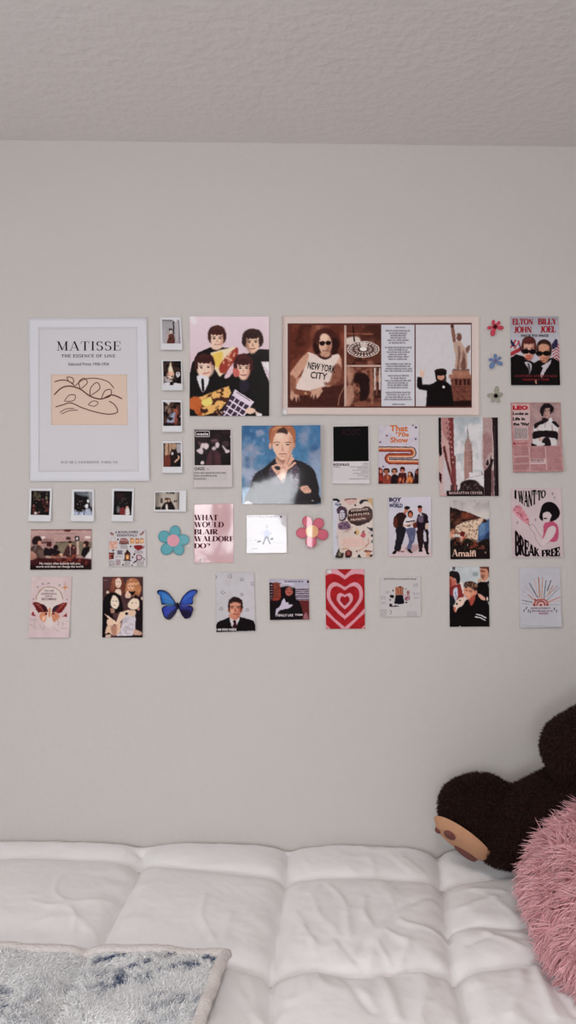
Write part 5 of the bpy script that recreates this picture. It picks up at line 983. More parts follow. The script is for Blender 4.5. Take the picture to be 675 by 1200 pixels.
# ---- white square sheet with legs of a figure
A = (280, 595, 11.25); Q = [(98, 98), (628, 86), (632, 594), (100, 600)]
p = Pic(A, Q, (200, 196, 200), 2.6); p.S((120, 96, 104), 124, 500, 122, 14, .8).E((60, 50, 60), 552, 120, 14, 14, 5).P((150, 156, 190), [350, 300, 390, 290, 400, 390, 340, 400, 330, 340], 10, .8).E((170, 160, 170), 368, 250, 16, 24, 8, .7).L((150, 150, 180), [340, 310, 280, 330], 8, 6, .6).L((150, 150, 180), [395, 310, 430, 330], 8, 6, .6)  # washed-out print colours stand in for window glare over the sheet
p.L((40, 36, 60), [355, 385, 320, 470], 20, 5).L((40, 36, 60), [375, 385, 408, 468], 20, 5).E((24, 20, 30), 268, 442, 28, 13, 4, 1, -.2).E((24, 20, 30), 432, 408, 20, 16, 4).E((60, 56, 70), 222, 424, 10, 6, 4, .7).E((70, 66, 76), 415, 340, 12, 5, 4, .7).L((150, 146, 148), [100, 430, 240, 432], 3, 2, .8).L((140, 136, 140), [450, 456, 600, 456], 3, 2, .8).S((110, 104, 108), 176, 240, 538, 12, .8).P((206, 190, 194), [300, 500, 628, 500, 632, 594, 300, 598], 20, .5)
s = Sheet('art_card', 'white square sheet printed glare-pale, with a tiny figure in dark trousers', 'card', A, Q, None, dict(b=.0008, bow=.0012, tr=.002)); s.pic(p, M_SHINE, 'picture', eps=0, warp=.25, tone=.04, grain=.02); s.done()

# ---- cookbook collage
A = (385, 580, 11.25); Q = [(52, 48), (578, 44), (586, 824), (58, 832)]
p = Pic(A, Q, (208, 190, 180), 2.8); p.P((200, 200, 212), [50, 48, 150, 48, 130, 300, 110, 500, 140, 832, 52, 832], 14, .95, False)
p.P((24, 20, 24), [58, 50, 110, 48, 150, 80, 130, 95, 100, 80, 60, 80], 4).E((70, 76, 96), 130, 125, 38, 18, 6).E((190, 190, 206), 128, 122, 22, 8, 5)
p.P((66, 44, 62), [120, 170, 170, 150, 230, 180, 246, 240, 235, 300, 190, 350, 150, 340, 140, 260, 110, 230], 6).P((196, 190, 200), [150, 210, 195, 205, 215, 260, 200, 320, 160, 330, 145, 280], 8).L((40, 28, 40), [150, 240, 175, 238], 7, 4).L((40, 28, 40), [190, 236, 212, 240], 7, 4).L((40, 28, 40), [165, 300, 190, 298], 7, 4).L((60, 40, 50), [180, 250, 178, 280], 6, 4)
p.P((120, 88, 112), [130, 380, 200, 360, 250, 350, 290, 410, 260, 450, 140, 455], 8).N((50, 34, 56), 24, .5, .9, 191, [130, 370, 260, 350, 280, 440, 140, 455])
p.P((52, 26, 26), [255, 260, 280, 200, 340, 175, 420, 180, 500, 150, 560, 190, 582, 260, 560, 330, 500, 375, 380, 405, 290, 370, 252, 310], 4).P((110, 62, 50), [280, 270, 420, 250, 540, 240, 560, 300, 420, 350, 300, 340], 14, .6)
p.P((206, 156, 148), [215, 52, 365, 50, 350, 110, 260, 130], 14, .7).L((90, 44, 42), [215, 66, 290, 50, 365, 52], 14, 4).P((30, 22, 26), [400, 100, 450, 60, 520, 70, 530, 90, 470, 90, 430, 120], 4).E((36, 22, 26), 350, 138, 13, 18, 4).P((196, 156, 110), [500, 50, 578, 46, 580, 160, 540, 110], 4, 1, False).L((120, 70, 70), [200, 495, 320, 420], 6, 3).L((150, 100, 96), [230, 492, 310, 455], 5, 3)
p.P((206, 166, 110), [370, 450, 395, 480, 400, 520, 370, 530, 340, 510, 345, 480], 5).E((80, 44, 40), 350, 500, 14, 22, 5).E((190, 84, 90), 455, 530, 34, 34, 6).E((90, 30, 40), 458, 488, 12, 12, 4).P((26, 20, 26), [505, 420, 540, 435, 580, 440, 582, 480, 540, 465], 4).E((26, 20, 26), 572, 540, 20, 18, 4).E((120, 110, 104), 572, 615, 18, 24, 5).E((160, 150, 156), 545, 500, 24, 14, 8, .7)
p.P((222, 184, 172), [170, 600, 240, 560, 360, 555, 480, 590, 500, 640, 440, 680, 300, 690, 190, 660], 10, .9).L((190, 130, 100), [400, 730, 480, 690, 522, 640, 520, 575], 12, 4).L((196, 150, 110), [180, 716, 230, 700, 270, 706], 18, 5)
p.P((50, 44, 42), [90, 820, 120, 740, 140, 700, 150, 750, 200, 770, 180, 828], 5).E((130, 120, 90), 150, 780, 16, 26, 6).E((92, 34, 36), 262, 775, 44, 54, 5).E((160, 70, 60), 262, 765, 18, 28, 8).E((28, 14, 18), 250, 815, 36, 14, 4).P((26, 20, 24), [370, 824, 400, 780, 430, 822], 4).E((140, 100, 84), 372, 745, 16, 12, 5).E((120, 56, 44), 515, 745, 54, 17, 5).P((196, 130, 90), [490, 755, 540, 755, 550, 810, 500, 815], 6, .8).E((60, 36, 36), 555, 800, 20, 14, 5)
p.S((140, 130, 146), 100, 135, 560, 20, .5).L((150, 140, 156), [115, 520, 125, 670], 8, 5, .6)
for k in range(4): p.S((196, 156, 146), 190, 470, 590+k*26, 16, .5, k)
s = Sheet('art_card', 'collage card of food scraps around a big dark brown bean shape', 'card', A, Q, None, dict(b=.002, l=.003)); s.pic(p, M_GLOSS, 'picture', eps=0, warp=.45, tone=.12, grain=.10)
p = Pic(A, [(292, 180), (560, 165), (560, 380), (292, 390)], (52, 26, 26))
s.acc = {}
for y, x0, x1 in ((210, 300, 530), (266, 268, 555), (330, 290, 500)):
    for k in range(9):
        x = x0+(x1-x0)*k/9.; h = 32; y2 = y-(x-300)*.10; r_ = random.Random(k+y); s.lines((204, 178, 164), [x, y2-h/2, x+4*r_.uniform(-1, 1), y2, x+2, y2+h/2], 7, 'scrawled_lettering', .0006); s.lines((204, 178, 164), [x+2, y2-h/2*r_.choice((1, .1)), x+14, y2-h/3*r_.choice((1, -.4)), x+16, y2+h/3*r_.choice((1, -.2))], 6, 'scrawled_lettering', .0006)
s.done()

# ---- three people, white poster
A = (450, 580, 11.25); Q = [(52, 30), (616, 22), (620, 806), (62, 812)]
p = Pic(A, Q, (200, 196, 208), 2.8); p.G((204, 200, 212), 30, (196, 190, 200), 640).P((206, 182, 184), [62, 790, 200, 690, 300, 650, 440, 640, 600, 700, 620, 806, 62, 812], 16, .95).P((150, 110, 112), [280, 690, 450, 650, 450, 720, 330, 760], 16, .5)
p.P((44, 22, 22), [125, 370, 140, 290, 200, 235, 260, 240, 300, 290, 300, 400, 270, 430, 200, 440, 160, 440, 130, 410], 4).P((96, 40, 26), [135, 320, 170, 300, 180, 400, 150, 430, 128, 390], 8, .9).P((30, 26, 34), [165, 430, 280, 415, 280, 520, 240, 640, 205, 730, 140, 725, 140, 680, 160, 560], 4).E((200, 120, 90), 294, 200, 24, 34, 5).E((40, 20, 22), 302, 168, 36, 24, 5).E((180, 90, 60), 275, 240, 18, 20, 8, .8)
p.P((24, 14, 18), [110, 770, 130, 735, 180, 725, 165, 750, 140, 780], 3).P((120, 60, 56), [185, 735, 265, 735, 262, 750, 190, 745], 4)
p.E((70, 26, 22), 345, 250, 34, 50, 6).E((196, 110, 78), 348, 262, 22, 32, 6).P((214, 206, 210), [265, 350, 280, 305, 320, 300, 390, 310, 400, 350, 390, 440, 300, 440, 255, 405], 4).L((20, 14, 20), [295, 355, 345, 352, 400, 340], 16, 4).L((20, 14, 20), [305, 410, 345, 405], 16, 4).P((206, 150, 130), [255, 395, 340, 380, 380, 360, 345, 398, 260, 415], 4, .8)
p.P((86, 88, 122), [290, 445, 410, 440, 412, 540, 400, 610, 370, 650, 350, 720, 300, 700, 330, 600, 300, 500], 4).L((60, 60, 90), [365, 470, 372, 570], 5, 4, .8).L((190, 190, 204), [372, 540, 372, 590], 4, 3, .8).P((20, 12, 18), [312, 725, 340, 715, 380, 755, 350, 765], 3)
p.P((100, 40, 36), [380, 370, 440, 350, 440, 420, 400, 440], 5).L((196, 160, 140), [360, 400, 400, 360, 470, 345], 8, 4)
p.E((196, 106, 86), 474, 192, 27, 42, 5).E((50, 22, 20), 472, 158, 33, 20, 5).P((30, 16, 26), [430, 330, 450, 260, 500, 235, 565, 260, 582, 330, 580, 375, 545, 380, 540, 460, 450, 460, 430, 380], 4).P((104, 84, 104), [450, 290, 485, 260, 520, 270, 510, 360, 455, 350], 6).P((206, 190, 194), [470, 245, 490, 240, 495, 270, 475, 280], 3).P((206, 170, 150), [548, 380, 578, 380, 575, 450, 560, 480, 545, 460], 4)
p.P((40, 20, 24), [430, 470, 520, 460, 520, 560, 505, 720, 465, 730, 440, 560], 4).P((30, 18, 24), [535, 470, 582, 470, 585, 760, 560, 760, 520, 640, 515, 560], 4).P((196, 190, 200), [522, 490, 548, 490, 560, 600, 525, 600], 4).P((20, 10, 16), [455, 745, 475, 720, 508, 720, 505, 745], 3).P((20, 10, 16), [560, 775, 560, 755, 590, 755, 592, 780], 3)
s = Sheet('poster', 'white poster of three young people standing close, blue lettering top left', 'poster', A, Q, None, dict(b=.002)); s.pic(p, M_MATTE, 'picture', eps=0, warp=.35, tone=.06, grain=.06)
s.text('BOY', (66, 34, 228, 90), (36, 34, 66), 'sans', bold=.05, name='title'); s.text('MEETS', (116, 94, 196, 110), (70, 66, 100), 'sans', bold=.03, name='title'); s.text('WORLD', (64, 114, 246, 168), (40, 40, 78), 'sans', bold=.05, name='title'); s.done()

# ---- coast poster
A = (520, 580, 11.25); Q = [(76, 70), (594, 66), (604, 842), (84, 848)]
p = Pic(A, Q, (190, 180, 176), 2.8); p.G((158, 150, 152), 66, (206, 196, 190), 260).N((206, 198, 194), 120, .45, .6, 201).P((64, 96, 144), [420, 370, 520, 360, 604, 330, 604, 600, 440, 600], 14).P((100, 134, 172), [470, 400, 540, 390, 530, 520, 460, 520], 18, .8).P((40, 54, 90), [540, 540, 604, 480, 604, 640, 500, 620], 14, .9)
p.P((58, 30, 26), [78, 185, 130, 180, 220, 205, 300, 225, 380, 255, 460, 290, 545, 325, 560, 360, 440, 380, 300, 420, 160, 460, 78, 470], 4).N((110, 60, 44), 40, .5, .9, 203, [78, 190, 220, 205, 420, 270, 500, 330, 300, 340, 80, 400]).N((30, 20, 20), 40, .5, .8, 205, [78, 190, 220, 205, 300, 300, 240, 400, 80, 440]).P((130, 60, 42), [230, 240, 330, 240, 400, 290, 260, 320], 16, .8)
p.P((214, 184, 156), [150, 430, 240, 370, 330, 340, 430, 320, 520, 300, 500, 360, 450, 430, 450, 560, 420, 610, 330, 600, 230, 620, 200, 520], 8).N((120, 76, 56), 16, .52, .8, 207, [150, 430, 330, 340, 500, 310, 460, 430, 440, 600, 230, 610]).N((238, 220, 196), 14, .55, .8, 209, [160, 420, 330, 350, 480, 330, 450, 430, 430, 580, 230, 600])
p.E((110, 30, 28), 246, 515, 34, 34, 8).E((206, 84, 70), 262, 570, 24, 24, 10, .9).P((216, 140, 100), [84, 470, 150, 450, 150, 480, 110, 560, 84, 560], 12, .8)
p.P((26, 16, 16), [78, 620, 130, 570, 200, 560, 220, 630, 300, 570, 370, 600, 440, 620, 520, 590, 604, 600, 604, 846, 84, 848], 12).N((126, 54, 34), 26, .55, .9, 211, [84, 480, 200, 480, 440, 560, 520, 660, 440, 720, 100, 640]).N((40, 46, 26), 26, .6, .8, 213, [84, 560, 600, 600, 600, 760, 84, 760]).E((130, 66, 50), 510, 690, 26, 26, 10, .8).E((170, 130, 110), 545, 760, 10, 14, 6, .8).E((196, 150, 120), 310, 660, 6, 16, 5, .8).N((200, 130, 60), 18, .66, .8, 215, [350, 600, 450, 640, 430, 710, 360, 690])
s = Sheet('poster', 'coast poster of a hillside town above a blue bay', 'poster', A, Q, None, dict(b=.002)); s.pic(p, M_MATTE, 'picture', eps=0)
s.text('A', (100, 716, 186, 808), (212, 178, 158), 'serif', T=.2, th=.05, name='title'); s.text('malfi', (190, 728, 420, 812), (212, 178, 158), 'sans', bold=.02, name='title'); s.done()

# ---- break free
A = (595, 565, 10.075); Q = [(36, 74), (630, 70), (640, 882), (46, 892)]
p = Pic(A, Q, (204, 184, 188), 2.8); p.N((198, 176, 180), 200, .4, .6, 221)
p.P((206, 128, 140), [60, 325, 100, 285, 140, 275, 190, 340, 240, 420, 250, 480, 235, 495, 200, 480, 130, 420, 80, 370], 3).N((226, 160, 168), 26, .5, .9, 223, [60, 325, 140, 275, 240, 420, 240, 490, 130, 420]).N((150, 66, 84), 16, .6, .8, 225, [60, 325, 140, 275, 240, 420, 240, 490, 130, 420]).L((170, 80, 96), [232, 482, 258, 515], 9, 3)
p.L((120, 96, 98), [255, 505, 290, 500, 320, 525, 350, 590, 405, 665], 4, 2).L((120, 96, 98), [250, 520, 265, 560, 310, 600, 330, 680, 385, 760, 420, 750, 490, 705], 4, 2)
p.P((190, 76, 106), [418, 530, 440, 480, 490, 465, 540, 470, 580, 510, 595, 580, 590, 660, 560, 705, 490, 700, 540, 640, 560, 560, 530, 520, 470, 545, 430, 640, 405, 670, 420, 600], 3).P((208, 190, 192), [440, 660, 470, 560, 520, 520, 560, 540, 555, 600, 500, 680, 440, 740, 400, 750, 395, 690], 4)
p.P((18, 12, 16), [385, 340, 410, 270, 460, 238, 520, 240, 575, 280, 610, 350, 600, 410, 550, 455, 500, 465, 490, 430, 515, 400, 490, 360, 440, 365, 405, 400, 420, 450, 400, 455, 372, 420], 3)
p.P((208, 188, 190), [415, 370, 470, 350, 505, 380, 505, 420, 480, 470, 440, 478, 418, 455, 412, 415], 3).P((20, 10, 14), [415, 432, 440, 422, 465, 434, 440, 440], 3).P((18, 12, 16), [372, 400, 400, 370, 412, 410, 400, 450, 372, 425], 3)
for x, y, c_ in ((525, 138, (80, 80, 110)), (548, 185, (120, 120, 140)), (325, 445, (150, 90, 110)), (112, 478, (110, 96, 110))): p.L(c_, [x, y-18, x, y+18], 5, 3).L(c_, [x-12, y, x+12, y], 5, 3)
s = Sheet('poster', 'pale pink poster of a dark-haired figure holding a feather duster', 'poster', A, Q, None, dict(b=.002, br=.003)); s.pic(p, M_MATTE, 'picture', eps=0, warp=.15, tone=.05, grain=.03)
def w1(x0, x1, top0, top1, bot):
    def f(u, v): X = x0+(x1-x0)*u; T_ = top0+(top1-top0)*u; Bt = np.interp(X, [q[0] for q in bot], [q[1] for q in bot]); return X, Bt+(T_-Bt)*v
    return f
wave_ = [(70, 185), (130, 225), (200, 285), (250, 295), (300, 270), (340, 255), (370, 222), (400, 200), (450, 170)]
for t, x0, x1, in (('I', 76, 100), ('WANT', 118, 334), ('TO', 346, 448)): s.text(t, None, (18, 12, 14), 'serif', warp=w1(x0, x1, 98, 92, wave_), T=.27, th=.13, gap=.0, name='lettering')
top_ = [(80, 555), (130, 605), (180, 660), (240, 695), (290, 740), (370, 790)]
def w2(x0, x1, xs_, ys_, base0, base1):
    def f(u, v): X = x0+(x1-x0)*u; T_ = np.interp(X, xs_, ys_); Bt = base0+(base1-base0)*u; return X, Bt+(T_-Bt)*v
    return f
s.text('BREAK', None, (22, 10, 14), 'serif', warp=w2(80, 372, [q[0] for q in top_], [q[1] for q in top_], 875, 882), T=.30, th=.15, gap=0, name='lettering')
s.text('FREE', None, (18, 12, 14), 'serif', warp=w2(394, 608, [394, 480, 608], [800, 795, 758], 882, 872), T=.30, th=.15, gap=0, name='lettering'); s.done()

# ---- butterfly quote card
A = (30, 670, 11.25); Q = [(80, 62), (612, 66), (578, 868), (48, 862)]
p = Pic(A, Q, (206, 182, 182), 3); p.N((212, 192, 190), 160, .4, .7, 231).P((214, 200, 194), [150, 380, 160, 290, 230, 210, 320, 190, 410, 210, 480, 290, 490, 380, 440, 560, 320, 740, 200, 560], 20, .9)
a_ = []
for k in range(15): t = math.radians(185+k*12.2); a_ += [318+176*math.cos(t), 375+178*math.sin(t)]
p.L((150, 112, 100), a_, 13, 3).L((206, 160, 130), a_, 5, 2)
p.P((196, 122, 70), [522, 135, 530, 195, 568, 210, 530, 222, 520, 275, 512, 222, 474, 208, 512, 195], 2).E((206, 140, 84), 521, 208, 13, 13, 3)
for x, y in ((225, 162), (160, 200), (113, 360), (545, 365), (300, 150), (450, 180)): p.L((110, 90, 96), [x-12, y, x+12, y], 5, 3).L((110, 90, 96), [x, y-12, x, y+12], 5, 3)
p.L((130, 116, 116), [285, 165, 330, 140], 4, 3)
p.P((110, 26, 28), [102, 410, 140, 400, 210, 420, 270, 460, 300, 525, 250, 530, 170, 530, 130, 470], 2).P((48, 16, 24), [210, 430, 260, 455, 300, 525, 250, 525], 5, .8)
p.P((120, 28, 30), [552, 410, 500, 408, 430, 435, 370, 470, 350, 530, 400, 530, 460, 540, 510, 490], 2).P((36, 34, 48), [360, 530, 375, 470, 430, 440, 410, 490], 4, .9).P((120, 28, 30), [420, 530, 450, 440, 540, 412, 510, 490, 470, 538], 3)
for k in range(5): p.L((216, 150, 130), [140+k*22, 425+k*20, 180+k*14, 432+k*17], 5, 2, .8).L((216, 150, 130), [515-k*20, 428+k*20, 480-k*14, 434+k*18], 5, 2, .8)
p.P((206, 134, 96), [190, 570, 215, 540, 290, 530, 280, 600, 262, 660, 215, 640, 195, 600], 3).P((206, 134, 96), [350, 545, 420, 540, 455, 580, 440, 620, 385, 660, 355, 620], 3).N((232, 190, 160), 22, .5, .9, 233, [190, 560, 290, 530, 265, 660, 200, 620]).N((150, 60, 44), 18, .6, .8, 235, [350, 545, 450, 570, 390, 655]).P((206, 140, 96), [310, 480, 330, 480, 336, 560, 320, 610, 304, 560], 3).E((120, 30, 30), 272, 552, 16, 18, 4).E((120, 30, 30), 370, 548, 16, 14, 4)
p.P((140, 32, 40), [82, 570, 105, 520, 140, 582], 3).P((140, 32, 40), [492, 590, 545, 540, 552, 590], 3).P((180, 190, 206), [560, 590, 600, 590, 600, 620, 570, 620], 6, .6)
for q in ([70, 620, 110, 640, 140, 620, 170, 650], [65, 690, 120, 710, 150, 740, 110, 740], [190, 690, 215, 740, 260, 740, 240, 700], [380, 740, 430, 780, 460, 770], [430, 640, 445, 690, 420, 700], [470, 740, 540, 744, 560, 730], [495, 660, 500, 710], [130, 650, 128, 700], [540, 650, 570, 640], [220, 760, 250, 760]): p.L((136, 120, 120), q, 5, 4, .8)
s = Sheet('quote_card', 'pale pink card with a red butterfly under an arch of lettering', 'card', A, Q, None, dict(b=.004, bl=.003)); s.pic(p, M_MATTE, 'picture', eps=0, warp=.35, tone=.08, grain=.06)
for t, b in (('YOU ARE', (248, 238, 376, 260)), ('ALWAYS IN A', (206, 276, 414, 302)), ('STATE OF', (258, 312, 352, 332)), ('BECOMING', (214, 344, 406, 374))): s.text(t, b, (110, 66, 74), 'sans', bold=.02, name='lettering')
s.done()

# ---- four long-haired people
A = (115, 670, 11.25); Q = [(62, 66), (592, 66), (588, 862), (58, 864)]
p = Pic(A, Q, (66, 38, 42)); p.N((84, 52, 54), 120, .4, .8, 241)
p.P((110, 52, 38), [150, 250, 175, 150, 200, 80, 260, 66, 320, 80, 350, 160, 340, 300, 150, 300], 8).P((150, 86, 60), [170, 230, 190, 120, 220, 90, 225, 220], 8, .8).E((226, 196, 176), 268, 150, 42, 66, 8).L((70, 36, 32), [243, 135, 262, 133], 5, 3).L((70, 36, 32), [278, 134, 298, 137], 5, 3).L((130, 60, 54), [250, 186, 276, 188], 5, 3).P((226, 200, 180), [232, 240, 290, 230, 312, 290, 290, 310, 230, 275], 6).E((214, 186, 166), 130, 275, 18, 26, 6)
p.P((176, 110, 70), [360, 280, 365, 180, 390, 110, 450, 85, 520, 110, 560, 190, 570, 260, 520, 330, 480, 320, 380, 330], 8).N((226, 170, 120), 26, .5, .8, 243, [370, 200, 450, 90, 560, 190, 540, 310, 490, 250, 400, 180]).E((220, 160, 124), 432, 195, 46, 52, 8).L((60, 30, 28), [400, 190, 425, 188], 7, 4).L((60, 30, 28), [445, 190, 468, 192], 7, 4).L((140, 60, 54), [420, 226, 446, 228], 5, 3).P((26, 14, 16), [395, 235, 410, 260, 460, 265, 490, 250, 470, 300, 430, 310], 5).P((222, 184, 160), [360, 290, 390, 245, 410, 280, 430, 300, 420, 345, 365, 345], 5)
p.P((18, 10, 14), [60, 560, 70, 400, 110, 310, 190, 272, 270, 300, 310, 370, 330, 500, 260, 540, 200, 560, 220, 700, 150, 864, 60, 864], 6)
p.P((232, 212, 190), [168, 400, 190, 325, 225, 312, 262, 350, 276, 430, 240, 488, 190, 470, 168, 440], 6).L((70, 36, 32), [192, 388, 212, 384], 5, 3, .8).L((70, 36, 32), [232, 384, 252, 390], 5, 3, .8).P((180, 130, 106), [165, 480, 215, 490, 220, 540, 175, 540], 6).L((150, 80, 70), [200, 440, 232, 444], 5, 3)
p.P((26, 14, 20), [480, 330, 530, 330, 580, 400, 588, 560, 592, 862, 480, 862, 500, 700], 6).P((232, 206, 182), [392, 440, 420, 380, 470, 350, 520, 360, 545, 410, 530, 480, 470, 505, 415, 495], 6).L((90, 50, 44), [440, 420, 462, 402], 6, 4, .8).L((90, 50, 44), [490, 408, 510, 412], 6, 4, .8).P((36, 14, 18), [398, 480, 450, 500, 520, 505, 480, 520, 410, 505], 5).E((190, 130, 116), 532, 490, 14, 24, 4).E((214, 190, 176), 578, 352, 14, 20, 5)
p.P((206, 196, 202), [330, 620, 370, 570, 480, 560, 492, 700, 460, 830, 250, 845, 310, 720], 5).P((222, 184, 158), [400, 510, 490, 510, 490, 570, 420, 590], 6).N((170, 156, 166), 34, .5, .6, 247, [320, 600, 480, 580, 460, 820, 270, 830])
p.P((228, 196, 168), [90, 560, 110, 562, 220, 640, 240, 660, 250, 640, 290, 540, 330, 528, 400, 500, 400, 540, 330, 620, 260, 690, 200, 680, 130, 600], 3).P((228, 192, 164), [125, 630, 190, 630, 210, 690, 190, 712, 130, 700], 5).P((222, 182, 152), [100, 810, 130, 700, 180, 712, 250, 690, 300, 670, 290, 780, 240, 835, 190, 830, 150, 800], 6).P((160, 96, 78), [180, 720, 250, 700, 240, 830, 200, 830, 180, 780], 10, .7).P((196, 150, 130), [470, 780, 490, 760, 570, 790, 580, 830, 480, 830], 6).B((20, 10, 14), 230, 842, 590, 864, 4).P((206, 176, 156), [110, 830, 170, 820, 165, 864, 105, 864], 5).E((20, 12, 16), 376, 550, 18, 20, 5)
p.L((180, 160, 160), [80, 117, 125, 117], 6, 3, .7)
s = Sheet('poster', 'photo print of four long-haired people, one pointing left', 'photo print', A, Q, None, dict(b=.002)); s.pic(p, M_MATTE, 'picture', eps=0); s.done()

# ---- blue butterfly
A = (180, 680, 11.25); Q = rect(45, 105, 595, 525); s = Sheet('butterfly_cutout', 'bright blue butterfly cut-out with black wing edges', 'paper butterfly', A, Q, None, dict(l=.010, r=.010, b=.001))
p = Pic(A, Q, (24, 20, 46), 5)
ul = [55, 150, 62, 130, 95, 122, 150, 132, 200, 165, 250, 225, 290, 285, 305, 320, 240, 325, 180, 318, 120, 318, 105, 290, 96, 240, 88, 195, 62, 175]
ur = [582, 150, 578, 122, 540, 115, 480, 128, 430, 165, 380, 220, 345, 290, 338, 320, 400, 330, 460, 322, 510, 314, 525, 290, 522, 240, 545, 190, 575, 165]
ll = [305, 325, 240, 328, 180, 325, 125, 348, 112, 380, 128, 440, 150, 490, 185, 512, 215, 515, 260, 480, 300, 420, 318, 365]
lr = [335, 325, 400, 335, 460, 328, 510, 340, 528, 370, 515, 420, 490, 480, 455, 498, 415, 502, 375, 460, 345, 400, 328, 360]
for w_, cl in ((ul, (44, 96, 172)), (ur, (44, 78, 168)), (ll, (46, 62, 160)), (lr, (40, 44, 112))):
    c_ = np.array(w_, float).reshape(-1, 2); m_c = c_.mean(0); q = (m_c+(c_-m_c)*.84).ravel().tolist(); p.P(cl, q, 12)
p.P((64, 128, 190), [110, 160, 170, 190, 250, 260, 280, 310, 200, 300, 140, 260], 22, .8).P((50, 130, 160), [170, 290, 280, 315, 220, 345, 160, 330], 12, .6).P((60, 100, 186), [400, 230, 470, 170, 520, 160, 460, 240, 400, 300], 18, .7).P((60, 84, 190), [350, 310, 480, 300, 440, 350, 370, 350], 12, .6).P((24, 18, 44), [225, 420, 300, 370, 300, 430, 230, 505, 170, 500], 18, .9).P((26, 16, 44), [350, 390, 480, 400, 500, 450, 420, 500, 370, 460], 20, .9)
for q in ([300, 318, 200, 180, 120, 150], [300, 318, 150, 240, 100, 250], [300, 318, 220, 300, 120, 300], [340, 318, 430, 180, 530, 140], [340, 318, 480, 230, 525, 220], [340, 318, 440, 290, 515, 295], [305, 335, 160, 400], [305, 340, 190, 480], [335, 335, 500, 400], [335, 340, 440, 480]): p.L((22, 26, 70), q, 4, 3, .55)
for w_ in (ul, ll): cutout(s, p, w_, 'wing', M_GLOSS, .0003 if w_ is ul else 0)
for w_ in (ur, lr): cutout(s, p, w_, 'wing', M_GLOSS, .0003 if w_ is ur else 0)
cutout(s, Pic(A, Q, (18, 12, 24), 5), [305, 300, 318, 288, 332, 300, 338, 330, 330, 370, 320, 382, 312, 370, 303, 330], 'body', M_GLOSS, .0012)

# ---- man in suit with stars
A = (245, 665, 11.25); Q = [(84, 60), (592, 62), (612, 838), (96, 848)]
p = Pic(A, Q, (190, 186, 190)); p.N((196, 192, 198), 150, .4, .6, 251)
for x, y, r in ((275, 115, 32), (430, 160, 25), (572, 218, 30), (184, 335, 30), (430, 360, 25), (162, 545, 28), (498, 565, 24), (88, 130, 26)):
    q = []
    for k in range(11): a = -PI/2+k*PI/5+.2; rr_ = r if k % 2 == 0 else r*.5; q += [x+rr_*math.cos(a), y+rr_*math.sin(a)]
    p.L((84, 80, 86), q, 4.5, 3, .85)
p.P(K, [96, 848, 96, 760, 120, 715, 180, 690, 275, 652, 330, 680, 400, 652, 470, 672, 580, 705, 600, 760, 614, 838], 3, 1, False).P((204, 196, 200), [275, 660, 330, 680, 395, 656, 385, 720, 345, 790, 300, 790, 282, 720], 3).P((56, 14, 24), [318, 705, 350, 698, 360, 760, 362, 790, 305, 790, 322, 740], 3)
p.P((204, 132, 104), [268, 620, 405, 610, 395, 660, 340, 690, 275, 660], 5).head(345, 545, 92, 128, (208, 130, 102), (36, 20, 20), .06, (140, 66, 50), 1.0, eyes=False).E((40, 22, 22), 345, 446, 84, 44, 10).E((210, 140, 112), 340, 500, 62, 42, 16)
for x in (303, 380): p.L((50, 26, 26), [x-22, 518, x+20, 516], 11, 6).E((70, 36, 34), x, 534, 14, 6, 5, .8)
p.P((232, 170, 140), [280, 560, 320, 555, 330, 590, 295, 610], 12, .7).P((150, 70, 54), [345, 535, 358, 585, 330, 590], 6, .7).E((196, 110, 84), 252, 560, 9, 28, 5).E((180, 90, 70), 432, 560, 8, 26, 5)
s = Sheet('art_card', 'cut-out of a suited person with a dark tie under doodled stars', 'photo print', A, Q, None, dict(b=.003)); s.pic(p, M_MATTE, 'picture', eps=0, warp=.3, tone=.06, grain=.05); s.text('I AM DEAD INSIDE', (98, 800, 362, 830), (214, 208, 210), 'sans', bold=.03, name='caption'); s.done()

# ---- person by blinds
A = (310, 670, 11.25); Q = [(62, 98), (580, 98), (590, 626), (72, 634)]
p = Pic(A, Q, (70, 30, 32)); p.P((176, 170, 186), [62, 98, 580, 98, 586, 380, 400, 380, 380, 180, 200, 150, 62, 145], 4, 1, False)
for y in (236, 264, 290, 318, 340, 368): p.L((70, 36, 44), [400, y, 588, y-3], 12 if y > 250 else 16, 4)
p.P((150, 50, 40), [100, 150, 215, 155, 215, 400, 110, 400], 6, 1, False).P((110, 60, 40), [130, 160, 190, 160, 190, 330, 130, 340], 14, .7).B((40, 20, 26), 66, 150, 118, 360, 5)
for y in (180, 215, 250, 285, 320, 350): p.L((176, 150, 166), [75, y, 108, y-2], 7, 3)
p.P((100, 34, 34), [440, 390, 590, 380, 590, 626, 440, 626], 6, 1, False).P((150, 90, 100), [510, 600, 545, 530, 575, 610, 570, 626, 515, 626], 5).P((20, 12, 16), [66, 626, 70, 400, 180, 380, 215, 340, 215, 200, 260, 180, 380, 180, 405, 250, 410, 360, 470, 420, 480, 626], 5).P((206, 200, 214), [200, 180, 230, 140, 300, 115, 360, 130, 395, 190, 380, 215, 300, 190, 220, 205], 10, .85)
p.E((176, 90, 78), 322, 262, 50, 58, 8).L((40, 20, 24), [288, 240, 308, 238], 8, 4).L((40, 20, 24), [336, 238, 358, 242], 8, 4).E((150, 40, 44), 320, 280, 20, 8, 5).P((196, 184, 204), [240, 370, 265, 355, 280, 400, 320, 405, 315, 430, 370, 440, 330, 475, 290, 490, 230, 500, 190, 520, 160, 570, 145, 560, 155, 490, 200, 460, 220, 410], 5).P((30, 60, 50), [300, 500, 420, 500, 420, 560, 300, 560], 30, .15)
s = Sheet('film_still', 'dark still of a long-haired person by window blinds, caption below', 'photo print', A, Q, None, dict(b=.003, tl=.002)); s.pic(p, M_MATTE, 'picture', eps=0)
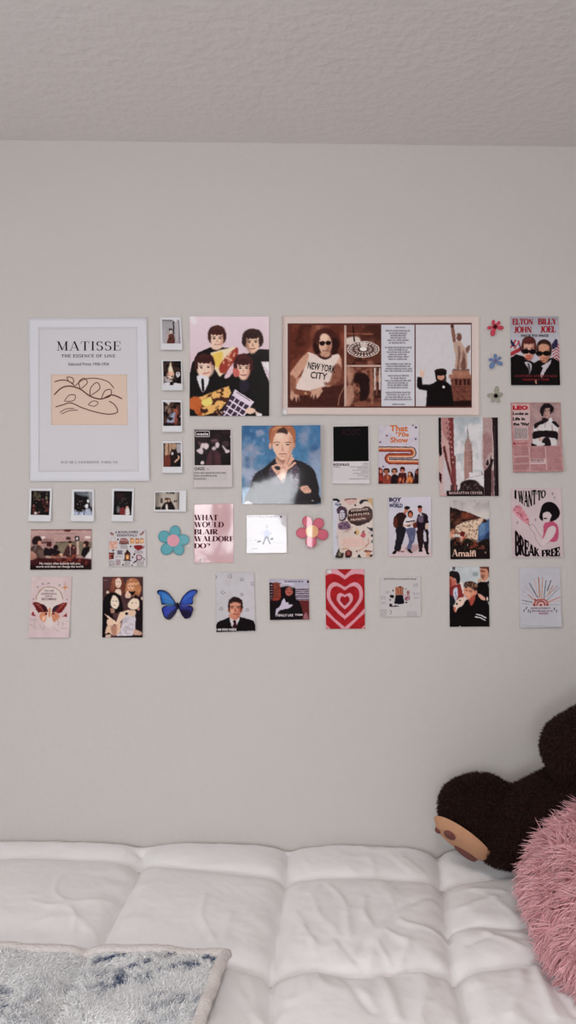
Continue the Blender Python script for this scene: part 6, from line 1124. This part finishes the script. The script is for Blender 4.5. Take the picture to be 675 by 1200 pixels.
p = Pic(A, rect(260, 112, 585, 148), (182, 178, 196)); p.S((60, 44, 66), 268, 510, 130, 18, .8).B((40, 20, 30), 556, 120, 584, 142, 2); s.pic(p, M_MATTE, 'heading_strip', eps=.0003)
s.text('I REALLY LIKE', (148, 556, 378, 586), (214, 206, 210), 'sans', bold=.02, name='caption'); s.text('THEM', (400, 552, 500, 578), (206, 196, 200), 'sans', bold=.02, name='caption'); s.done()

# ---- hearts
A = (375, 660, 11.25); Q = [(70, 80), (582, 76), (592, 860), (78, 864)]
RD, PK = (170, 26, 32), (212, 148, 160)
p = Pic(A, Q, RD, 3); 
def heart(cx, top, dip, bot, hw, side): # outline of a heart: lobes top, dip, point
    return [(cx, dip), (cx+hw*.30, top+(dip-top)*.32), (cx+hw*.62, top), (cx+hw*.9, top+(side-top)*.35), (cx+hw, side), (cx+hw*.93, side+(bot-side)*.28), (cx+hw*.52, side+(bot-side)*.68), (cx+3, bot), (cx-3, bot), (cx-hw*.52, side+(bot-side)*.68), (cx-hw*.93, side+(bot-side)*.28), (cx-hw, side), (cx-hw*.9, top+(side-top)*.35), (cx-hw*.62, top), (cx-hw*.30, top+(dip-top)*.32)]
p.P(PK, heart(327, -200, 165-60, 1010, 480, 230), 2).P(RD, heart(327, -40, 60, 1010, 380, 240), 2)
p.im[:] = np.array(RD); 
p.P(PK, [(58, 60), (200, 60), (327, 162), (440, 60), (600, 60), (600, 165), (560, 150), (470, 140), (400, 160), (327, 216), (250, 160), (180, 138), (110, 148), (58, 175)], 2, 1, False)
p.P(PK, [(58, 585), (75, 600), (200, 735), (327, 838), (450, 735), (590, 585), (600, 640), (480, 750), (360, 868), (295, 868), (180, 760), (60, 650)], 2, 1, False).P(PK, [(60, 790), (78, 800), (150, 868), (110, 868), (60, 830)], 2, 1, False).P(PK, [(600, 790), (530, 868), (560, 868), (600, 830)], 2, 1, False)
p.P(PK, heart(326, 252, 310, 734, 236, 395), 2).P(RD, heart(326, 303, 356, 682, 190, 400), 2).P(PK, heart(326, 392, 415, 604, 106, 455), 2).P((140, 22, 34), heart(326, 436, 448, 558, 60, 478), 2).P((160, 24, 30), heart(326, 446, 458, 548, 50, 482), 4)
s = Sheet('art_card', 'card of nested red and pink hearts', 'card', A, Q, None, dict(b=.002)); s.pic(p, M_MATTE, 'picture', eps=0, warp=.1, tone=.12, grain=.05); s.slab('tape', [(76, 82), (150, 82), (150, 130), (78, 130)], .0008, .0002, m_tape, alb((220, 218, 218)), 3, 3)

# ---- anatomy sheet
A = (440, 665, 11.25); Q = [(58, 128), (592, 118), (596, 640), (60, 650)]
p = Pic(A, Q, (193, 188, 188), 3); p.S((60, 52, 60), 112, 538, 155, 14, .85)
p.P((176, 104, 76), [262, 258, 300, 262, 325, 250, 358, 262, 360, 360, 262, 362], 3, 1, False).L((90, 44, 34), [290, 270, 300, 350], 7, 5, .8).L((90, 44, 34), [335, 270, 330, 350], 7, 5, .8).L((100, 60, 50), [362, 262, 360, 362], 8, 3).E((60, 30, 26), 322, 256, 22, 8, 4)
p.P((18, 14, 24), [268, 364, 362, 364, 378, 470, 350, 480, 300, 482, 244, 472], 3, 1, False).P((30, 20, 26), [190, 380, 205, 362, 238, 368, 240, 400, 200, 400], 3).E((40, 26, 36), 192, 426, 12, 12, 3).E((70, 44, 44), 232, 304, 9, 16, 3).P((46, 28, 38), [182, 512, 186, 475, 215, 480, 225, 505, 260, 498, 310, 510, 260, 516, 220, 515], 3)
p.P((150, 96, 96), [410, 320, 430, 300, 450, 320, 440, 358, 415, 358], 3).N((206, 170, 160), 12, .5, .8, 261, [410, 320, 430, 300, 450, 320, 440, 358, 415, 358]).P((130, 70, 88), [380, 400, 400, 380, 448, 372, 444, 425, 400, 438], 3).N((200, 160, 170), 12, .5, .8, 263, [380, 400, 400, 380, 448, 372, 444, 425, 400, 438]).E((60, 40, 60), 404, 460, 15, 12, 4).E((150, 150, 130), 400, 284, 14, 18, 6, .7).P((196, 140, 120), [365, 362, 410, 362, 410, 368, 365, 368], 2)
p.L((60, 54, 62), [190, 560, 210, 570, 205, 600, 190, 612], 5, 3).L((150, 140, 144), [100, 360, 180, 320, 210, 325], 2.5, 2, .6).L((150, 140, 144), [110, 460, 180, 400], 2.5, 2, .6).L((150, 140, 144), [455, 340, 500, 345], 2.5, 2, .6).L((150, 140, 144), [458, 400, 458, 550], 2.5, 2, .6)
for x0, x1, y0, n_ in ((495, 560, 220, 3), (490, 580, 340, 2), (500, 570, 390, 2), (70, 135, 385, 3), (70, 130, 460, 2), (68, 150, 555, 6), (412, 540, 580, 5), (135, 185, 320, 2)):
    for k in range(n_): p.S((130, 122, 128), x0, x1, y0+k*16, 9, .7, k)
s = Sheet('art_card', 'white sheet of tiny notes around a black skirt and bare torso', 'card', A, Q, None, dict(b=.002)); s.pic(p, M_MATTE, 'picture', eps=0, warp=.25, tone=.05, grain=.03); s.done()

# ---- three boys
A = (520, 660, 11.25); Q = [(72, 48), (594, 46), (598, 832), (76, 836)]
p = Pic(A, Q, (184, 190, 192)); p.N((200, 204, 206), 120, .4, .7, 271).E((120, 134, 140), 415, 145, 38, 30, 16, .6).B((80, 76, 80), 112, 48, 150, 90, 6).P((200, 160, 130), [440, 230, 490, 200, 560, 240, 500, 250, 470, 260], 6)
p.P((30, 20, 22), [72, 130, 100, 105, 150, 105, 195, 130, 215, 190, 210, 250, 170, 270, 150, 200, 90, 200, 72, 160], 5).P((196, 104, 84), [72, 190, 110, 180, 140, 205, 170, 240, 160, 280, 120, 320, 72, 320], 6).P((120, 40, 36), [72, 200, 110, 250, 100, 300, 76, 290], 8, .7).P((140, 40, 38), [72, 320, 120, 300, 170, 280, 220, 270, 250, 340, 260, 440, 180, 480, 110, 450, 72, 420], 6)
p.P((196, 200, 216), [128, 350, 175, 320, 185, 420, 160, 480, 130, 440], 6).L((90, 96, 130), [150, 380, 160, 450], 8, 5).P((28, 26, 36), [72, 420, 130, 450, 150, 520, 76, 600], 8).P((226, 206, 196), [218, 265, 245, 262, 270, 380, 250, 400, 235, 340], 5)
p.P((206, 140, 110), [478, 80, 500, 60, 560, 60, 590, 110, 585, 190, 550, 230, 510, 235, 480, 150], 6).P((60, 30, 28), [560, 50, 596, 50, 594, 180, 580, 110], 5).P((120, 66, 50), [478, 90, 540, 100, 540, 120, 485, 120], 6, .8).P((110, 54, 44), [480, 50, 595, 48, 590, 75, 490, 70], 5).P((110, 60, 48), [490, 150, 530, 160, 520, 220, 495, 190], 10, .7).L((214, 200, 196), [500, 235, 590, 250], 12, 5)
p.P(K, [450, 260, 500, 245, 560, 250, 596, 250, 598, 500, 430, 480, 420, 340], 6).P((150, 160, 150), [570, 270, 596, 270, 596, 340], 6, .8)
p.P(K, [76, 836, 76, 560, 150, 580, 250, 520, 300, 480, 440, 430, 520, 480, 596, 560, 598, 832], 5).P((216, 146, 116), [262, 350, 290, 310, 380, 330, 410, 370, 400, 430, 360, 500, 320, 480, 275, 420], 6).P((170, 70, 56), [330, 480, 380, 430, 420, 400, 400, 500, 360, 560], 8).P((62, 34, 30), [268, 300, 275, 260, 330, 240, 400, 250, 440, 290, 440, 360, 420, 380, 380, 340, 320, 310, 290, 330], 7).N((176, 130, 96), 20, .52, .8, 273, [270, 290, 320, 240, 430, 270, 430, 330, 330, 310])
p.E((206, 130, 106), 420, 385, 17, 30, 5).L((60, 26, 26), [288, 358, 312, 362], 8, 5).P((220, 160, 130), [300, 390, 350, 400, 340, 440, 310, 430], 10, .8).L((190, 60, 60), [282, 430, 310, 428], 12, 4).L((236, 220, 214), [280, 424, 305, 424], 5, 3).E((130, 60, 48), 350, 370, 22, 16, 10, .5)
p.P((226, 196, 180), [135, 560, 170, 490, 220, 450, 280, 455, 285, 490, 240, 560, 190, 590, 160, 640, 135, 620], 5).E((30, 14, 16), 170, 535, 14, 14, 4).E((60, 30, 30), 215, 490, 13, 9, 4).P((196, 90, 70), [135, 580, 160, 590, 155, 640, 138, 630], 5).P((222, 160, 140), [445, 400, 500, 420, 540, 460, 535, 490, 480, 470], 5).E((222, 190, 180), 568, 468, 13, 26, 5)
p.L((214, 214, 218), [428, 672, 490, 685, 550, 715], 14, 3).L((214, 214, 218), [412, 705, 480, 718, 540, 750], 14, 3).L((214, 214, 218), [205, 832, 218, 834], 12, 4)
s = Sheet('poster', 'photo print of three dark-jacketed people, the middle one laughing', 'photo print', A, Q, None, dict(b=.002)); s.pic(p, M_MATTE, 'picture', eps=0); s.done()

# ---- sunburst
A = (605, 660, 11.25); Q = [(36, 58), (576, 52), (584, 838), (42, 846)]
p = Pic(A, Q, (188, 186, 194), 3); p.N((194, 192, 200), 200, .4, .6, 281)
for x0, y0, x1, y1, w_, c_ in ((70, 530, 170, 538, 9, (150, 150, 152)), (80, 488, 205, 515, 10, (70, 80, 84)), (60, 420, 220, 480, 4, (170, 160, 160)), (150, 415, 250, 490, 11, (180, 104, 80)), (70, 350, 110, 390, 10, (190, 150, 140)), (115, 300, 240, 440, 8, (176, 150, 150)), (172, 265, 280, 455, 12, (64, 70, 78)), (240, 215, 285, 450, 9, (200, 160, 140)), (292, 190, 308, 450, 15, (176, 106, 80)), (343, 190, 333, 460, 12, (186, 134, 104)), (388, 230, 362, 460, 12, (78, 92, 110)), (452, 230, 405, 360, 12, (74, 68, 76)), (480, 295, 420, 400, 11, (180, 120, 84)), (535, 300, 400, 440, 9, (170, 120, 96)), (560, 325, 400, 490, 9, (110, 124, 136)), (572, 445, 410, 515, 10, (190, 96, 66)), (570, 488, 430, 520, 6, (206, 150, 130)), (565, 550, 440, 545, 9, (140, 150, 150))): p.L(c_, [x0, y0, x1, y1], w_, 3, .9)
p.P((206, 160, 150), [220, 560, 225, 510, 270, 480, 370, 470, 420, 510, 425, 560], 8, .7).L((176, 70, 62), [232, 552, 245, 505, 290, 478, 360, 476, 400, 505, 412, 552], 16, 5)
a_ = []
for k in range(11): t = math.radians(180+18*k); a_ += [321+50*math.cos(t), 550+52*math.sin(t)]
p.L((140, 30, 38), a_, 17, 3).E((214, 160, 150), 320, 545, 30, 26, 5).E((40, 20, 26), 320, 550, 13, 11, 4).E((150, 40, 44), 235, 550, 16, 14, 4).E((150, 40, 44), 405, 550, 18, 12, 4).E((150, 40, 44), 248, 480, 14, 12, 4).E((150, 40, 44), 270, 548, 10, 8, 4)
for x, y in ((100, 620), (130, 590), (158, 625), (182, 640), (495, 600), (520, 630)): p.E((50, 46, 52), x, y, 6, 20, 3, 1, .3)
p.S((90, 54, 66), 192, 440, 594, 17, .95).S((90, 54, 66), 205, 470, 630, 17, .95).S((130, 50, 66), 296, 410, 662, 18, .95).L((160, 156, 164), [70, 800, 150, 820, 570, 836], 8, 6, .8)
s = Sheet('art_card', 'pale card with a drawn sunburst of coloured rays over lettering', 'card', A, Q, None, dict(b=.004, br=.002)); s.pic(p, M_MATTE, 'picture', eps=0, warp=.2, tone=.05, grain=.03); s.done()
